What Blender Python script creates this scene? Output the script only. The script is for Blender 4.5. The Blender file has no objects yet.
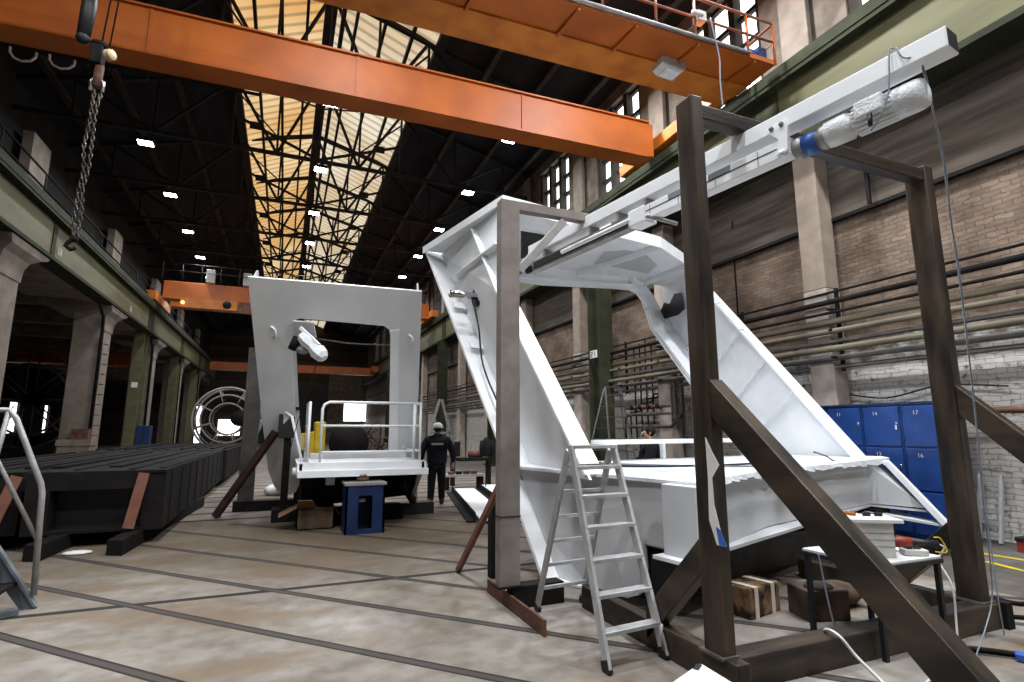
import bpy, bmesh, math, random
from mathutils import Vector, Matrix, Quaternion
random.seed(7)
V = Vector
S = bpy.context.scene
COL = S.collection
PI = math.pi

# ------------------------------------------------------------------ camera
F = 540.0; CX, CY = 512.0, 341.0
PITCH = math.atan(89/540.0); YAW = math.atan(229/547.0); EYE = V((0, 0, 1.65))
FW = V((math.sin(YAW)*math.cos(PITCH), math.cos(YAW)*math.cos(PITCH), math.sin(PITCH)))
RT = V((math.cos(YAW), -math.sin(YAW), 0)); UP = RT.cross(FW)
cd = bpy.data.cameras.new('camera'); cam = bpy.data.objects.new('camera', cd); COL.objects.link(cam)
cd.sensor_width = 36; cd.lens = F/1024*36; cd.clip_end = 400; cd.clip_start = .05
cam.matrix_world = Matrix((( RT.x, UP.x, -FW.x, 0), (RT.y, UP.y, -FW.y, 0), (RT.z, UP.z, -FW.z, EYE.z), (0, 0, 0, 1)))
S.camera = cam
def ray(u, v): return FW + RT*((u-CX)/F) - UP*((v-CY)/F)
def atz(u, v, z=0.0): d = ray(u, v); return EYE + d*((z-EYE.z)/d.z)      # measured points of the place
def aty(u, v, y): d = ray(u, v); return EYE + d*(y/d.y)
def atx(u, v, x): d = ray(u, v); return EYE + d*(x/d.x)
def atpl(u, v, p, n): d = ray(u, v); return EYE + d*((V(p)-EYE).dot(n)/d.dot(n))

# ------------------------------------------------------------------ materials
def newmat(name):
    m = bpy.data.materials.new(name); m.use_nodes = True
    nt = m.node_tree; b = nt.nodes['Principled BSDF']; return m, nt, b
def N(nt, t, **k):
    n = nt.nodes.new(t)
    for a, v in k.items(): setattr(n, a, v)
    return n
def rgba(c): return (c[0], c[1], c[2], 1)
def mat(name, c, c2=None, rough=.6, metal=0.0, scale=3.0, bump=0.0, stretch=None, rng=(.35, .65), detail=6, bscale=None):
    m, nt, b = newmat(name); L = nt.links
    if c2 is None: c2 = tuple(x*.82 for x in c)
    tc = N(nt, 'ShaderNodeTexCoord'); mp = N(nt, 'ShaderNodeMapping')
    if stretch: mp.inputs['Scale'].default_value = stretch
    L.new(tc.outputs['Object'], mp.inputs['Vector'])
    no = N(nt, 'ShaderNodeTexNoise'); no.inputs['Scale'].default_value = scale; no.inputs['Detail'].default_value = detail
    L.new(mp.outputs[0], no.inputs['Vector'])
    rp = N(nt, 'ShaderNodeValToRGB'); e = rp.color_ramp.elements
    e[0].position, e[1].position = rng; e[0].color = rgba(c2); e[1].color = rgba(c)
    L.new(no.outputs['Fac'], rp.inputs[0]); L.new(rp.outputs[0], b.inputs['Base Color'])
    b.inputs['Roughness'].default_value = rough; b.inputs['Metallic'].default_value = metal
    b.inputs['Specular IOR Level'].default_value = .18 if rough > .55 else .35
    if bump:
        n2 = N(nt, 'ShaderNodeTexNoise'); n2.inputs['Scale'].default_value = bscale or scale*6; n2.inputs['Detail'].default_value = 5
        L.new(mp.outputs[0], n2.inputs['Vector'])
        bp = N(nt, 'ShaderNodeBump'); bp.inputs['Strength'].default_value = bump; bp.inputs['Distance'].default_value = .02
        L.new(n2.outputs['Fac'], bp.inputs['Height']); L.new(bp.outputs[0], b.inputs['Normal'])
    return m
def emit(name, c, s):
    m, nt, b = newmat(name); b.inputs['Base Color'].default_value = rgba(c)
    b.inputs['Emission Color'].default_value = rgba(c); b.inputs['Emission Strength'].default_value = s
    return m
white = mat('white_primer', (.84, .86, .88), (.77, .79, .81), .55, scale=2.2, bump=.04)
pierm = mat('pier_plaster', (.33, .265, .215), (.225, .18, .145), .85, scale=2.0, bump=.12)
paintp = mat('whitewash', (.42, .37, .325), (.29, .245, .205), .85, scale=3.0, bump=.1)
under = mat('grey_beam_paint', (.085, .08, .075), (.05, .047, .044), .7, scale=3)
gatew = mat('pale_primer', (.70, .71, .72), (.64, .65, .66), .55, scale=1.2)
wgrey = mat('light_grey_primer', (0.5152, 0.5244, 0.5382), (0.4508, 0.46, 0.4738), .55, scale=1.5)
offwhite = mat('white_film', (.76, .78, .80), (.60, .62, .65), .35, scale=9, bump=.5)
orange = mat('orange_paint', (.40, .098, .009), (.27, .062, .006), .5, scale=1.1, rng=(.3, .7))
orange2 = mat('light_orange_paint', (.50, .16, .02), (.36, .10, .012), .5, scale=2)
green = mat('pale_green_paint', (.108, .102, .052), (.074, .071, .036), .6, scale=1.3, stretch=(1, .4, 2))
dgreen = mat('dark_green_paint', (.030, .033, .016), (.018, .02, .01), .85, scale=2)
steel = mat('mill_scale_steel', (.070, .050, .034), (.020, .017, .0145), .40, .35, scale=5, bump=.12, stretch=(1.4, 1.4, .3), rng=(.38, .62))
steelx = mat('mill_scale_steel_along_x', (.070, .050, .034), (.020, .017, .0145), .40, .35, scale=5, bump=.12, stretch=(.25, 1.6, 1.6), rng=(.38, .62))
steely = mat('mill_scale_steel_along_y', (.070, .050, .034), (.020, .017, .0145), .40, .35, scale=5, bump=.12, stretch=(1.6, .3, .8), rng=(.38, .62))
rustd = mat('dark_rust', (.055, .030, .022), (.025, .015, .012), .8, scale=5)
steelt = mat('worn_bright_steel', (0.192, 0.184, 0.176), (0.096, 0.088, 0.08), .38, .6, scale=6, bump=.08)
primer = mat('grey_brown_primer', (0.2167, 0.1893, 0.172), (0.1626, 0.1387, 0.1243), .65, scale=5, bump=.1)
primer2 = mat('grey_primer', (0.2805, 0.2677, 0.255), (0.2125, 0.204, 0.1955), .6, scale=5)
rust = mat('rusty_steel', (0.1575, 0.07875, 0.054), (0.0825, 0.04125, 0.03), .7, .2, scale=5, bump=.2)
redrust = mat('red_primer', (0.204, 0.0884, 0.0612), (0.136, 0.0578, 0.0408), .7, scale=4)
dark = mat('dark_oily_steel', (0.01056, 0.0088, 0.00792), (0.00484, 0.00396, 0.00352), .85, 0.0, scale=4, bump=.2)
darktop = mat('dark_plate_steel', (0.0135, 0.01147, 0.0108), (0.005063, 0.004387, 0.00405), .9, 0.0, scale=5, bump=.3)
black = mat('black_rubber', (.012, .012, .013), (.008, .008, .009), .5)
alu = mat('aluminium', (0.475, 0.475, 0.475), (0.361, 0.361, 0.3657), .35, .3, scale=12)
alud = mat('dull_aluminium', (.34, .33, .32), (.24, .23, .225), .45, .3, scale=10)
chrome = mat('bright_steel', (.62, .62, .64), (.5, .5, .52), .2, 1.0)
concrete = mat('concrete', (0.1711, 0.1409, 0.1132), (0.1006, 0.08153, 0.06542), .85, scale=2.5, bump=.15)
concl = mat('pale_concrete', (0.2298, 0.1943, 0.1587), (0.1587, 0.1313, 0.1067), .85, scale=2.0, bump=.12)
concd = mat('board_formed_concrete', (.108, .088, .070), (.052, .043, .035), .9, scale=2.2, bump=.3, stretch=(1, .25, 3))
darkroof = mat('sooty_roof_boards', (.020, .019, .022), (.010, .010, .012), .85, scale=1.5, stretch=(1, .2, 1))
purlinm = mat('sooty_timber', (0.0408, 0.0336, 0.0264), (0.0216, 0.01776, 0.0144), .8, scale=2)
trussm = mat('sooty_steel', (.016, .014, .014), (.009, .008, .008), .6)
bluem = mat('blue_locker_paint', (.010, .046, .19), (.007, .030, .135), .45, scale=3, bump=.05)
blued = mat('dark_blue_paint', (0.0096, 0.028, 0.104), (0.0064, 0.0176, 0.064), .5, scale=4)
bluel = mat('bright_blue_tape', (.04, .13, .45), (.02, .06, .25), .4)
yellow = mat('yellow_paint', (0.576, 0.416, 0.024), (0.4, 0.288, 0.016), .5)
redm = mat('red_paint', (.30, .035, .02), (.18, .02, .015), .5)
card = mat('brown_cardboard', (0.255, 0.1615, 0.085), (0.1615, 0.09775, 0.051), .8, scale=3)
cardd = mat('stained_cardboard', (.10, .066, .045), (.028, .02, .015), .8, scale=4)
boxm = mat('stained_brown_card', (.20, .115, .062), (.022, .016, .012), .8, scale=7, rng=(.42, .58))
tape = mat('cream_tape', (.62, .56, .47), (.5, .45, .38), .5)
paper = mat('white_paper', (.66, .66, .64), (.56, .56, .55), .7)
greyplastic = mat('pale_grey_enclosure', (.50, .49, .47), (.40, .39, .37), .5, scale=5)
pipem = mat('old_pipe_paint', (0.1498, 0.1306, 0.08925), (0.08925, 0.0765, 0.05419), .6, scale=4, stretch=(1, .3, 1))
pipeg = mat('grey_pipe', (0.119, 0.1101, 0.09821), (0.0714, 0.06545, 0.0595), .6, scale=4)
cloth = mat('navy_workwear', (.014, .016, .026), (.008, .009, .014), .85, scale=14, bump=.2)
clothb = mat('black_workwear', (.012, .012, .013), (.007, .007, .008), .9, scale=14)
skin = mat('skin', (.52, .30, .21), (.45, .25, .17), .5)
hairm = mat('dark_hair', (.012, .009, .008), None, .6)
cable_w = mat('white_cable', (.52, .52, .49), None, .5)
cable_g = mat('grey_cable', (.20, .22, .26), None, .5)
reflect = mat('reflective_stripe', (.62, .63, .64), None, .4)
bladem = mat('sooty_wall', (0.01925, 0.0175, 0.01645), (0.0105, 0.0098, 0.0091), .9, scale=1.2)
winm = emit('bright_window', (.93, .97, 1.0), 2.6)
lensm = emit('lamp_lens', (.90, .95, 1.0), 26)
ambm = emit('amber_signal', (1, .62, .2), 4)

def brickmat(name, c1, c2, mortar, white_below=None):
    m, nt, b = newmat(name); L = nt.links
    g = N(nt, 'ShaderNodeTexCoord'); sp = N(nt, 'ShaderNodeSeparateXYZ'); cb = N(nt, 'ShaderNodeCombineXYZ')
    L.new(g.outputs['Object'], sp.inputs[0]); L.new(sp.outputs['Y'], cb.inputs['X']); L.new(sp.outputs['Z'], cb.inputs['Y'])
    # wobble so that courses look hand laid
    nz = N(nt, 'ShaderNodeTexNoise'); nz.inputs['Scale'].default_value = 5.5; L.new(cb.outputs[0], nz.inputs['Vector'])
    vm = N(nt, 'ShaderNodeVectorMath', operation='MULTIPLY_ADD'); vm.inputs[1].default_value = (.09, .07, 0)
    L.new(nz.outputs['Color'], vm.inputs[0]); L.new(cb.outputs[0], vm.inputs[2])
    br = N(nt, 'ShaderNodeTexBrick'); br.inputs['Scale'].default_value = 1.0
    br.inputs['Brick Width'].default_value = .26; br.inputs['Row Height'].default_value = .082; br.inputs['Mortar Size'].default_value = .008
    br.inputs['Color1'].default_value = rgba(c1); br.inputs['Color2'].default_value = rgba(c2); br.inputs['Mortar'].default_value = rgba(mortar)
    L.new(vm.outputs[0], br.inputs['Vector'])
    n1 = N(nt, 'ShaderNodeTexNoise'); n1.inputs['Scale'].default_value = 1.3; n1.inputs['Detail'].default_value = 8; L.new(cb.outputs[0], n1.inputs['Vector'])
    rp = N(nt, 'ShaderNodeValToRGB'); rp.color_ramp.elements[0].position = .33; rp.color_ramp.elements[1].position = .68
    rp.color_ramp.elements[0].color = (.55, .51, .47, 1); rp.color_ramp.elements[1].color = (1.2, 1.17, 1.13, 1)
    L.new(n1.outputs['Fac'], rp.inputs[0])
    mx = N(nt, 'ShaderNodeMix', data_type='RGBA', blend_type='MULTIPLY'); mx.inputs[0].default_value = 1
    L.new(br.outputs['Color'], mx.inputs[6]); L.new(rp.outputs[0], mx.inputs[7])
    out = mx.outputs[2]
    if white_below:
        n2 = N(nt, 'ShaderNodeTexNoise'); n2.inputs['Scale'].default_value = 2.6; n2.inputs['Detail'].default_value = 9; L.new(cb.outputs[0], n2.inputs['Vector'])
        ma = N(nt, 'ShaderNodeMath', operation='MULTIPLY_ADD'); ma.inputs[1].default_value = 1.9
        L.new(n2.outputs['Fac'], ma.inputs[0]); L.new(sp.outputs['Z'], ma.inputs[2])
        r2 = N(nt, 'ShaderNodeMapRange'); r2.inputs[1].default_value = white_below+1.2; r2.inputs[2].default_value = white_below+.85
        L.new(ma.outputs[0], r2.inputs[0])
        # flaking: some bricks show through
        n3 = N(nt, 'ShaderNodeTexNoise'); n3.inputs['Scale'].default_value = 7; n3.inputs['Detail'].default_value = 6; L.new(vm.outputs[0], n3.inputs['Vector'])
        r3 = N(nt, 'ShaderNodeMapRange'); r3.inputs[1].default_value = .30; r3.inputs[2].default_value = .44; L.new(n3.outputs['Fac'], r3.inputs[0])
        mu = N(nt, 'ShaderNodeMath', operation='MULTIPLY'); L.new(r2.outputs[0], mu.inputs[0]); L.new(r3.outputs[0], mu.inputs[1])
        mo = N(nt, 'ShaderNodeMix', data_type='RGBA', blend_type='MIX')
        mm = N(nt, 'ShaderNodeMix', data_type='RGBA', blend_type='MIX'); mm.inputs[6].default_value = (.56, .535, .50, 1); mm.inputs[7].default_value = (.36, .335, .305, 1)
        L.new(br.outputs['Fac'], mm.inputs[0])
        L.new(mu.outputs[0], mo.inputs[0]); L.new(out, mo.inputs[6]); L.new(mm.outputs[2], mo.inputs[7]); out = mo.outputs[2]
    L.new(out, b.inputs['Base Color']); b.inputs['Roughness'].default_value = .9; b.inputs['Specular IOR Level'].default_value = .1
    bp = N(nt, 'ShaderNodeBump'); bp.inputs['Strength'].default_value = .9; bp.inputs['Distance'].default_value = .03; bp.invert = True
    ad = N(nt, 'ShaderNodeMath', operation='MULTIPLY_ADD'); ad.inputs[1].default_value = -.7
    n4 = N(nt, 'ShaderNodeTexNoise'); n4.inputs['Scale'].default_value = 9; n4.inputs['Detail'].default_value = 6; L.new(cb.outputs[0], n4.inputs['Vector'])
    L.new(n4.outputs['Fac'], ad.inputs[0]); L.new(br.outputs['Fac'], ad.inputs[2])
    L.new(ad.outputs[0], bp.inputs['Height']); L.new(bp.outputs[0], b.inputs['Normal'])
    return m
brick = brickmat('old_brick', (.205, .155, .120), (.150, .112, .087), (.115, .096, .082), white_below=3.0)
brickd = brickmat('sooty_brick', (.10, .075, .062), (.07, .054, .046), (.06, .052, .047))

def floormat():
    m, nt, b = newmat('slotted_floor_plates'); L = nt.links
    g = N(nt, 'ShaderNodeNewGeometry'); sp = N(nt, 'ShaderNodeSeparateXYZ'); L.new(g.outputs['Position'], sp.inputs[0])
    def math_(op, a, bb=None, c=None):
        n = N(nt, 'ShaderNodeMath', operation=op)
        for i, q in enumerate((a, bb, c)):
            if q is None: continue
            if isinstance(q, (int, float)): n.inputs[i].default_value = q
            else: L.new(q, n.inputs[i])
        return n.outputs[0]
    X, Y = sp.outputs['X'], sp.outputs['Y']
    ca, sa = math.cos(math.radians(43.9)), math.sin(math.radians(43.9))
    A = math_('ADD', math_('MULTIPLY', X, ca), math_('MULTIPLY', Y, sa))
    def lines(q, off, sp_, w):
        f = math_('FRACT', math_('DIVIDE', math_('SUBTRACT', q, off-sp_*50), sp_))
        d = math_('MULTIPLY', math_('ABSOLUTE', math_('SUBTRACT', f, .5)), sp_)     # distance from mid
        return math_('GREATER_THAN', d, sp_/2-w), math_('GREATER_THAN', d, sp_/2-w*.55)
    la, ga = lines(A, 2.68, .91, .05)
    lb = math_('LESS_THAN', math_('ABSOLUTE', math_('SUBTRACT', Y, 6.47)), .05)
    lb2 = math_('LESS_THAN', math_('ABSOLUTE', math_('SUBTRACT', Y, 14.9)), .05)
    far = math_('GREATER_THAN', Y, 11.2)
    lc, gc = lines(Y, .35, .95, .085)
    lcf = math_('MULTIPLY', lc, far)
    laf = math_('MULTIPLY', la, math_('SUBTRACT', 1.0, far))
    right = math_('LESS_THAN', X, 6.9)
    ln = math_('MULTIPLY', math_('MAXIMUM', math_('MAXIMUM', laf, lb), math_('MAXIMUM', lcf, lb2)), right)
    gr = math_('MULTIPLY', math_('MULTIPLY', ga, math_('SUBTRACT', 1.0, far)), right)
    n1 = N(nt, 'ShaderNodeTexNoise'); n1.inputs['Scale'].default_value = .55; n1.inputs['Detail'].default_value = 9; n1.inputs['Roughness'].default_value = .62
    L.new(g.outputs['Position'], n1.inputs['Vector'])
    rp = N(nt, 'ShaderNodeValToRGB'); e = rp.color_ramp.elements
    e[0].position = .36; e[0].color = (.155, .133, .110, 1); e[1].position = .60; e[1].color = (.238, .221, .198, 1)
    L.new(n1.outputs['Fac'], rp.inputs[0])
    n2 = N(nt, 'ShaderNodeTexNoise'); n2.inputs['Scale'].default_value = 5; n2.inputs['Detail'].default_value = 8; L.new(g.outputs['Position'], n2.inputs['Vector'])
    r2 = N(nt, 'ShaderNodeValToRGB'); r2.color_ramp.elements[0].position = .36; r2.color_ramp.elements[0].color = (.74, .72, .69, 1); r2.color_ramp.elements[1].position = .6
    L.new(n2.outputs['Fac'], r2.inputs[0])
    m1 = N(nt, 'ShaderNodeMix', data_type='RGBA', blend_type='MULTIPLY'); m1.inputs[0].default_value = 1; L.new(rp.outputs[0], m1.inputs[6]); L.new(r2.outputs[0], m1.inputs[7])
    # oil stains near the dark boxes and under the machines
    n3 = N(nt, 'ShaderNodeTexNoise'); n3.inputs['Scale'].default_value = .75; n3.inputs['Detail'].default_value = 7
    mp = N(nt, 'ShaderNodeMapping'); mp.inputs['Location'].default_value = (3.1, 7.7, 0); mp.inputs['Rotation'].default_value = (0, 0, .7); mp.inputs['Scale'].default_value = (.7, 1.7, 1)
    L.new(g.outputs['Position'], mp.inputs[0]); L.new(mp.outputs[0], n3.inputs['Vector'])
    r3 = N(nt, 'ShaderNodeMapRange'); r3.inputs[1].default_value = .50; r3.inputs[2].default_value = .64; L.new(n3.outputs['Fac'], r3.inputs[0])
    m2 = N(nt, 'ShaderNodeMix', data_type='RGBA'); m2.inputs[7].default_value = (.135, .098, .065, 1)
    L.new(math_('MULTIPLY', r3.outputs[0], .8), m2.inputs[0]); L.new(m1.outputs[2], m2.inputs[6])
    mg = N(nt, 'ShaderNodeMix', data_type='RGBA'); mg.inputs[6].default_value = (.022, .019, .017, 1); mg.inputs[7].default_value = (.055, .048, .043, 1); L.new(ga, mg.inputs[0])
    def bump_(q, c, w): return math_('MAXIMUM', math_('SUBTRACT', 1.0, math_('ABSOLUTE', math_('DIVIDE', math_('SUBTRACT', q, c), w))), 0.0)
    n5 = N(nt, 'ShaderNodeTexNoise'); n5.inputs['Scale'].default_value = 1.1; n5.inputs['Detail'].default_value = 8; L.new(mp.outputs[0], n5.inputs['Vector'])
    dirt = math_('MULTIPLY', math_('MULTIPLY', bump_(Y, 9.6, 4.2), bump_(X, .8, 6.0)), math_('MULTIPLY', n5.outputs['Fac'], 3.2))
    dirt = math_('MINIMUM', math_('MAXIMUM', math_('SUBTRACT', dirt, .12), 0.0), .9)
    mdt = N(nt, 'ShaderNodeMix', data_type='RGBA'); mdt.inputs[7].default_value = (.105, .078, .052, 1); L.new(dirt, mdt.inputs[0]); L.new(m2.outputs[2], mdt.inputs[6])
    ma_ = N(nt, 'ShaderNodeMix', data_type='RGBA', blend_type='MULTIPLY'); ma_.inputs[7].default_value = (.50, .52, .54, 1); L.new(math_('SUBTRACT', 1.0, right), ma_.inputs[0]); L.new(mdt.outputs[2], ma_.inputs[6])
    m3 = N(nt, 'ShaderNodeMix', data_type='RGBA'); L.new(mg.outputs[2], m3.inputs[7])
    L.new(ln, m3.inputs[0]); L.new(ma_.outputs[2], m3.inputs[6])
    L.new(m3.outputs[2], b.inputs['Base Color']); b.inputs['Roughness'].default_value = .8; b.inputs['Specular IOR Level'].default_value = .15
    bp = N(nt, 'ShaderNodeBump'); bp.inputs['Strength'].default_value = .5; bp.inputs['Distance'].default_value = .02
    hh = math_('ADD', math_('MULTIPLY', gr, -1.6), math_('MULTIPLY', n2.outputs['Fac'], .35))
    L.new(hh, bp.inputs['Height']); L.new(bp.outputs[0], b.inputs['Normal'])
    return m
floorm = floormat()

def skymat(name, c1, c2, s):
    m, nt, b = newmat(name); L = nt.links
    g = N(nt, 'ShaderNodeTexCoord'); wv = N(nt, 'ShaderNodeTexWave'); wv.bands_direction = 'Y'; wv.inputs['Scale'].default_value = .62; wv.inputs['Distortion'].default_value = .6
    L.new(g.outputs['Object'], wv.inputs['Vector'])
    no = N(nt, 'ShaderNodeTexNoise'); no.inputs['Scale'].default_value = .22; no.inputs['Detail'].default_value = 4; L.new(g.outputs['Object'], no.inputs['Vector'])
    rp = N(nt, 'ShaderNodeValToRGB'); rp.color_ramp.elements[0].position = .38; rp.color_ramp.elements[1].position = .62
    rp.color_ramp.elements[0].color = rgba(c1); rp.color_ramp.elements[1].color = rgba(c2); L.new(no.outputs['Fac'], rp.inputs[0])
    r2 = N(nt, 'ShaderNodeMapRange'); r2.inputs[1].default_value = .05; r2.inputs[2].default_value = .45; r2.inputs[3].default_value = .55; r2.inputs[4].default_value = 1; L.new(wv.outputs['Fac'], r2.inputs[0])
    mx = N(nt, 'ShaderNodeMix', data_type='RGBA', blend_type='MULTIPLY'); mx.inputs[0].default_value = 1
    L.new(rp.outputs[0], mx.inputs[6]); L.new(r2.outputs[0], mx.inputs[7])
    L.new(mx.outputs[2], b.inputs['Emission Color']); b.inputs['Emission Strength'].default_value = s
    b.inputs['Base Color'].default_value = (.3, .25, .15, 1)
    return m
amber = skymat('amber_rooflight_sheet', (.78, .43, .15), (.92, .68, .38), .85)
cream = skymat('cream_rooflight_sheet', (.72, .56, .36), (.90, .80, .62), .85)

# ------------------------------------------------------------------ mesh helpers
class M:
    """collects shapes for ONE mesh, in world metres"""
    def __init__(s): s.b = bmesh.new()
    def faces(s, pts, fs, sm=False):
        vs = [s.b.verts.new(V(p)) for p in pts]
        for f in fs:
            try: s.b.faces.new([vs[i] for i in f]).smooth = sm
            except ValueError: pass
        return s
    def hexa(s, p): return s.faces(p, ((0,3,2,1),(4,5,6,7),(0,1,5,4),(1,2,6,5),(2,3,7,6),(3,0,4,7)))
    def box(s, x0, x1, y0, y1, z0, z1):
        return s.hexa([(x0,y0,z0),(x1,y0,z0),(x1,y1,z0),(x0,y1,z0),(x0,y0,z1),(x1,y0,z1),(x1,y1,z1),(x0,y1,z1)])
    def obox(s, c, ax, ay, az):                 # centre and three half-axis vectors
        c, ax, ay, az = V(c), V(ax), V(ay), V(az)
        return s.hexa([c+ax*i+ay*j+az*k for k in (-1,1) for i,j in ((-1,-1),(1,-1),(1,1),(-1,1))])
    def bar(s, p, q, w, h, up=(0,0,1)):          # rectangular bar from p to q: w across, h along up
        p, q = V(p), V(q); d = (q-p); L = d.length; d.normalize(); u = V(up)
        if abs(d.dot(u)) > .995: u = V((0,1,0))
        r = d.cross(u).normalized(); u = r.cross(d).normalized()
        return s.obox((p+q)/2, r*(w/2), d*(L/2), u*(h/2))
    def prism(s, pts, t):                        # polygon extruded by vector t
        pts = [V(p) for p in pts]; t = V(t); n = len(pts)
        return s.faces(pts+[p+t for p in pts], [tuple(range(n))[::-1], tuple(range(n, 2*n))]+[(i,(i+1)%n,n+(i+1)%n,n+i) for i in range(n)])
    def tube(s, pts, r, seg=8, cap=True, sm=True):
        pts = [V(p) for p in pts]; n = len(pts); rs = r if isinstance(r, (list, tuple)) else [r]*n
        t0 = (pts[1]-pts[0]).normalized(); u = t0.cross(V((0,0,1)))
        if u.length < .1: u = t0.cross(V((0,1,0)))
        u.normalize(); vs = []; pt = t0
        for i, p in enumerate(pts):
            t = (pts[min(i+1,n-1)]-pts[max(i-1,0)]).normalized()
            q = pt.rotation_difference(t); u = q @ u; u = (u-t*u.dot(t)).normalized(); pt = t; w = t.cross(u)
            vs += [p+(u*math.cos(2*PI*k/seg)+w*math.sin(2*PI*k/seg))*rs[i] for k in range(seg)]
        fs = [(i*seg+k, i*seg+(k+1)%seg, (i+1)*seg+(k+1)%seg, (i+1)*seg+k) for i in range(n-1) for k in range(seg)]
        if cap: fs += [tuple(range(seg))[::-1], tuple(range((n-1)*seg, n*seg))]
        return s.faces(vs, fs, sm)
    def cyl(s, p, q, r, seg=20, r2=None): return s.tube([p, q], [r, r if r2 is None else r2], seg)
    def lathe(s, c, ax, prof, seg=24):           # prof: (distance along ax, radius)
        c, ax = V(c), V(ax).normalized(); u = ax.cross(V((0,0,1)))
        if u.length < .1: u = ax.cross(V((0,1,0)))
        u.normalize(); w = ax.cross(u); vs = []
        for h, r in prof: vs += [c+ax*h+(u*math.cos(2*PI*k/seg)+w*math.sin(2*PI*k/seg))*r for k in range(seg)]
        n = len(prof); fs = [(i*seg+k, i*seg+(k+1)%seg, (i+1)*seg+(k+1)%seg, (i+1)*seg+k) for i in range(n-1) for k in range(seg)]
        fs += [tuple(range(seg))[::-1], tuple(range((n-1)*seg, n*seg))]
        return s.faces(vs, fs, True)
    def ball(s, c, r, sc=(1,1,1), seg=14, rot=None):
        mt = Matrix.Translation(V(c)) @ (rot or Matrix.Identity(4)) @ Matrix.Diagonal((*sc, 1))
        g = bmesh.ops.create_uvsphere(s.b, u_segments=seg, v_segments=seg//2+2, radius=r, matrix=mt)
        for v in g['verts']:
            for f in v.link_faces: f.smooth = True
        return s
def obj(name, m, ma, parent=None, loc=None, bevel=0.0, sm=False):
    bm = m.b
    bmesh.ops.recalc_face_normals(bm, faces=bm.faces[:])
    org = V(parent.get('_o', (0,0,0))) if parent else (V(loc) if loc is not None else V((0,0,0)))
    if not parent and loc is None:
        zs = [v.co for v in bm.verts]; n = max(len(zs), 1)
        org = V((sum(v.x for v in zs)/n, sum(v.y for v in zs)/n, min(v.z for v in zs)))
    bmesh.ops.translate(bm, verts=bm.verts[:], vec=-org)
    me = bpy.data.meshes.new(name); bm.to_mesh(me); bm.free(); me.materials.append(ma)
    o = bpy.data.objects.new(name, me); COL.objects.link(o)
    if parent: o.parent = parent; o['_o'] = tuple(org)
    else: o.location = org; o['_o'] = tuple(org)
    if bevel:
        mo = o.modifiers.new('bevel', 'BEVEL'); mo.width = bevel; mo.segments = 2; mo.limit_method = 'ANGLE'; mo.angle_limit = math.radians(50)
    return o
def thing(name, label, cat, loc, group=None):
    o = bpy.data.objects.new(name, None); COL.objects.link(o); o.location = loc; o['_o'] = tuple(loc)
    o.empty_display_size = .1
    o['label'] = label; o['category'] = cat
    if group: o['group'] = group
    return o
def tag(o, label, cat, group=None):
    o['label'] = label; o['category'] = cat
    if group: o['group'] = group
    return o
def struct(name, m, ma):
    o = obj(name, m, ma, loc=(0,0,0)); o['kind'] = 'structure'; return o
def dup(root, loc, label=None, group=None, rotz=None):
    r = root.copy(); COL.objects.link(r); r.location = loc
    if rotz is not None: r.rotation_euler.z = rotz
    if label: r['label'] = label
    if group: r['group'] = group
    for ch in list(root.children):
        c = ch.copy(); COL.objects.link(c); c.parent = r
        for g in ch.children:
            d = g.copy(); COL.objects.link(d); d.parent = c
    return r
ORD = ['nearest', 'second nearest', 'third nearest', 'fourth nearest', 'fifth nearest', 'sixth nearest', 'seventh nearest', 'eighth nearest', 'ninth nearest', 'tenth nearest', 'eleventh nearest', 'twelfth nearest', 'thirteenth nearest', 'fourteenth nearest']
def spline(pts, n=8):
    pts = [V(p) for p in pts]; out = []
    for i in range(len(pts)-1):
        p0 = pts[max(i-1,0)]; p1 = pts[i]; p2 = pts[i+1]; p3 = pts[min(i+2,len(pts)-1)]
        for k in range(n):
            t = k/n
            out.append(.5*((2*p1)+(p2-p0)*t+(2*p0-5*p1+4*p2-p3)*t*t+(3*p1-p0-3*p2+p3)*t**3))
    return out+[pts[-1]]
def skinned(name, verts, edges, radii, ma, parent, sub=2, root=0):
    """one continuous body grown from a skeleton, frozen to a mesh"""
    org = V(parent.get('_o'))
    me = bpy.data.meshes.new(name); me.from_pydata([V(v)-org for v in verts], edges, [])
    o = bpy.data.objects.new(name, me); COL.objects.link(o)
    sk = o.modifiers.new('skin', 'SKIN'); sk.use_smooth_shade = True
    for i, v in enumerate(me.skin_vertices[0].data):
        r = radii[i]; v.radius = r if isinstance(r, tuple) else (r, r); v.use_root = (i == root)
    o.modifiers.new('sub', 'SUBSURF').levels = sub
    dg = bpy.context.evaluated_depsgraph_get(); nm = bpy.data.meshes.new_from_object(o.evaluated_get(dg))
    for p in nm.polygons: p.use_smooth = True
    o.modifiers.clear(); o.data = nm; nm.name = name; nm.materials.clear(); nm.materials.append(ma)
    bpy.data.meshes.remove(me); o.parent = parent; o['_o'] = tuple(org)
    return o
# ------------------------------------------------------------------ the hall
struct('floor', M().box(-21, 10.6, -9, 76, -.3, 0), floorm)
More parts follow.
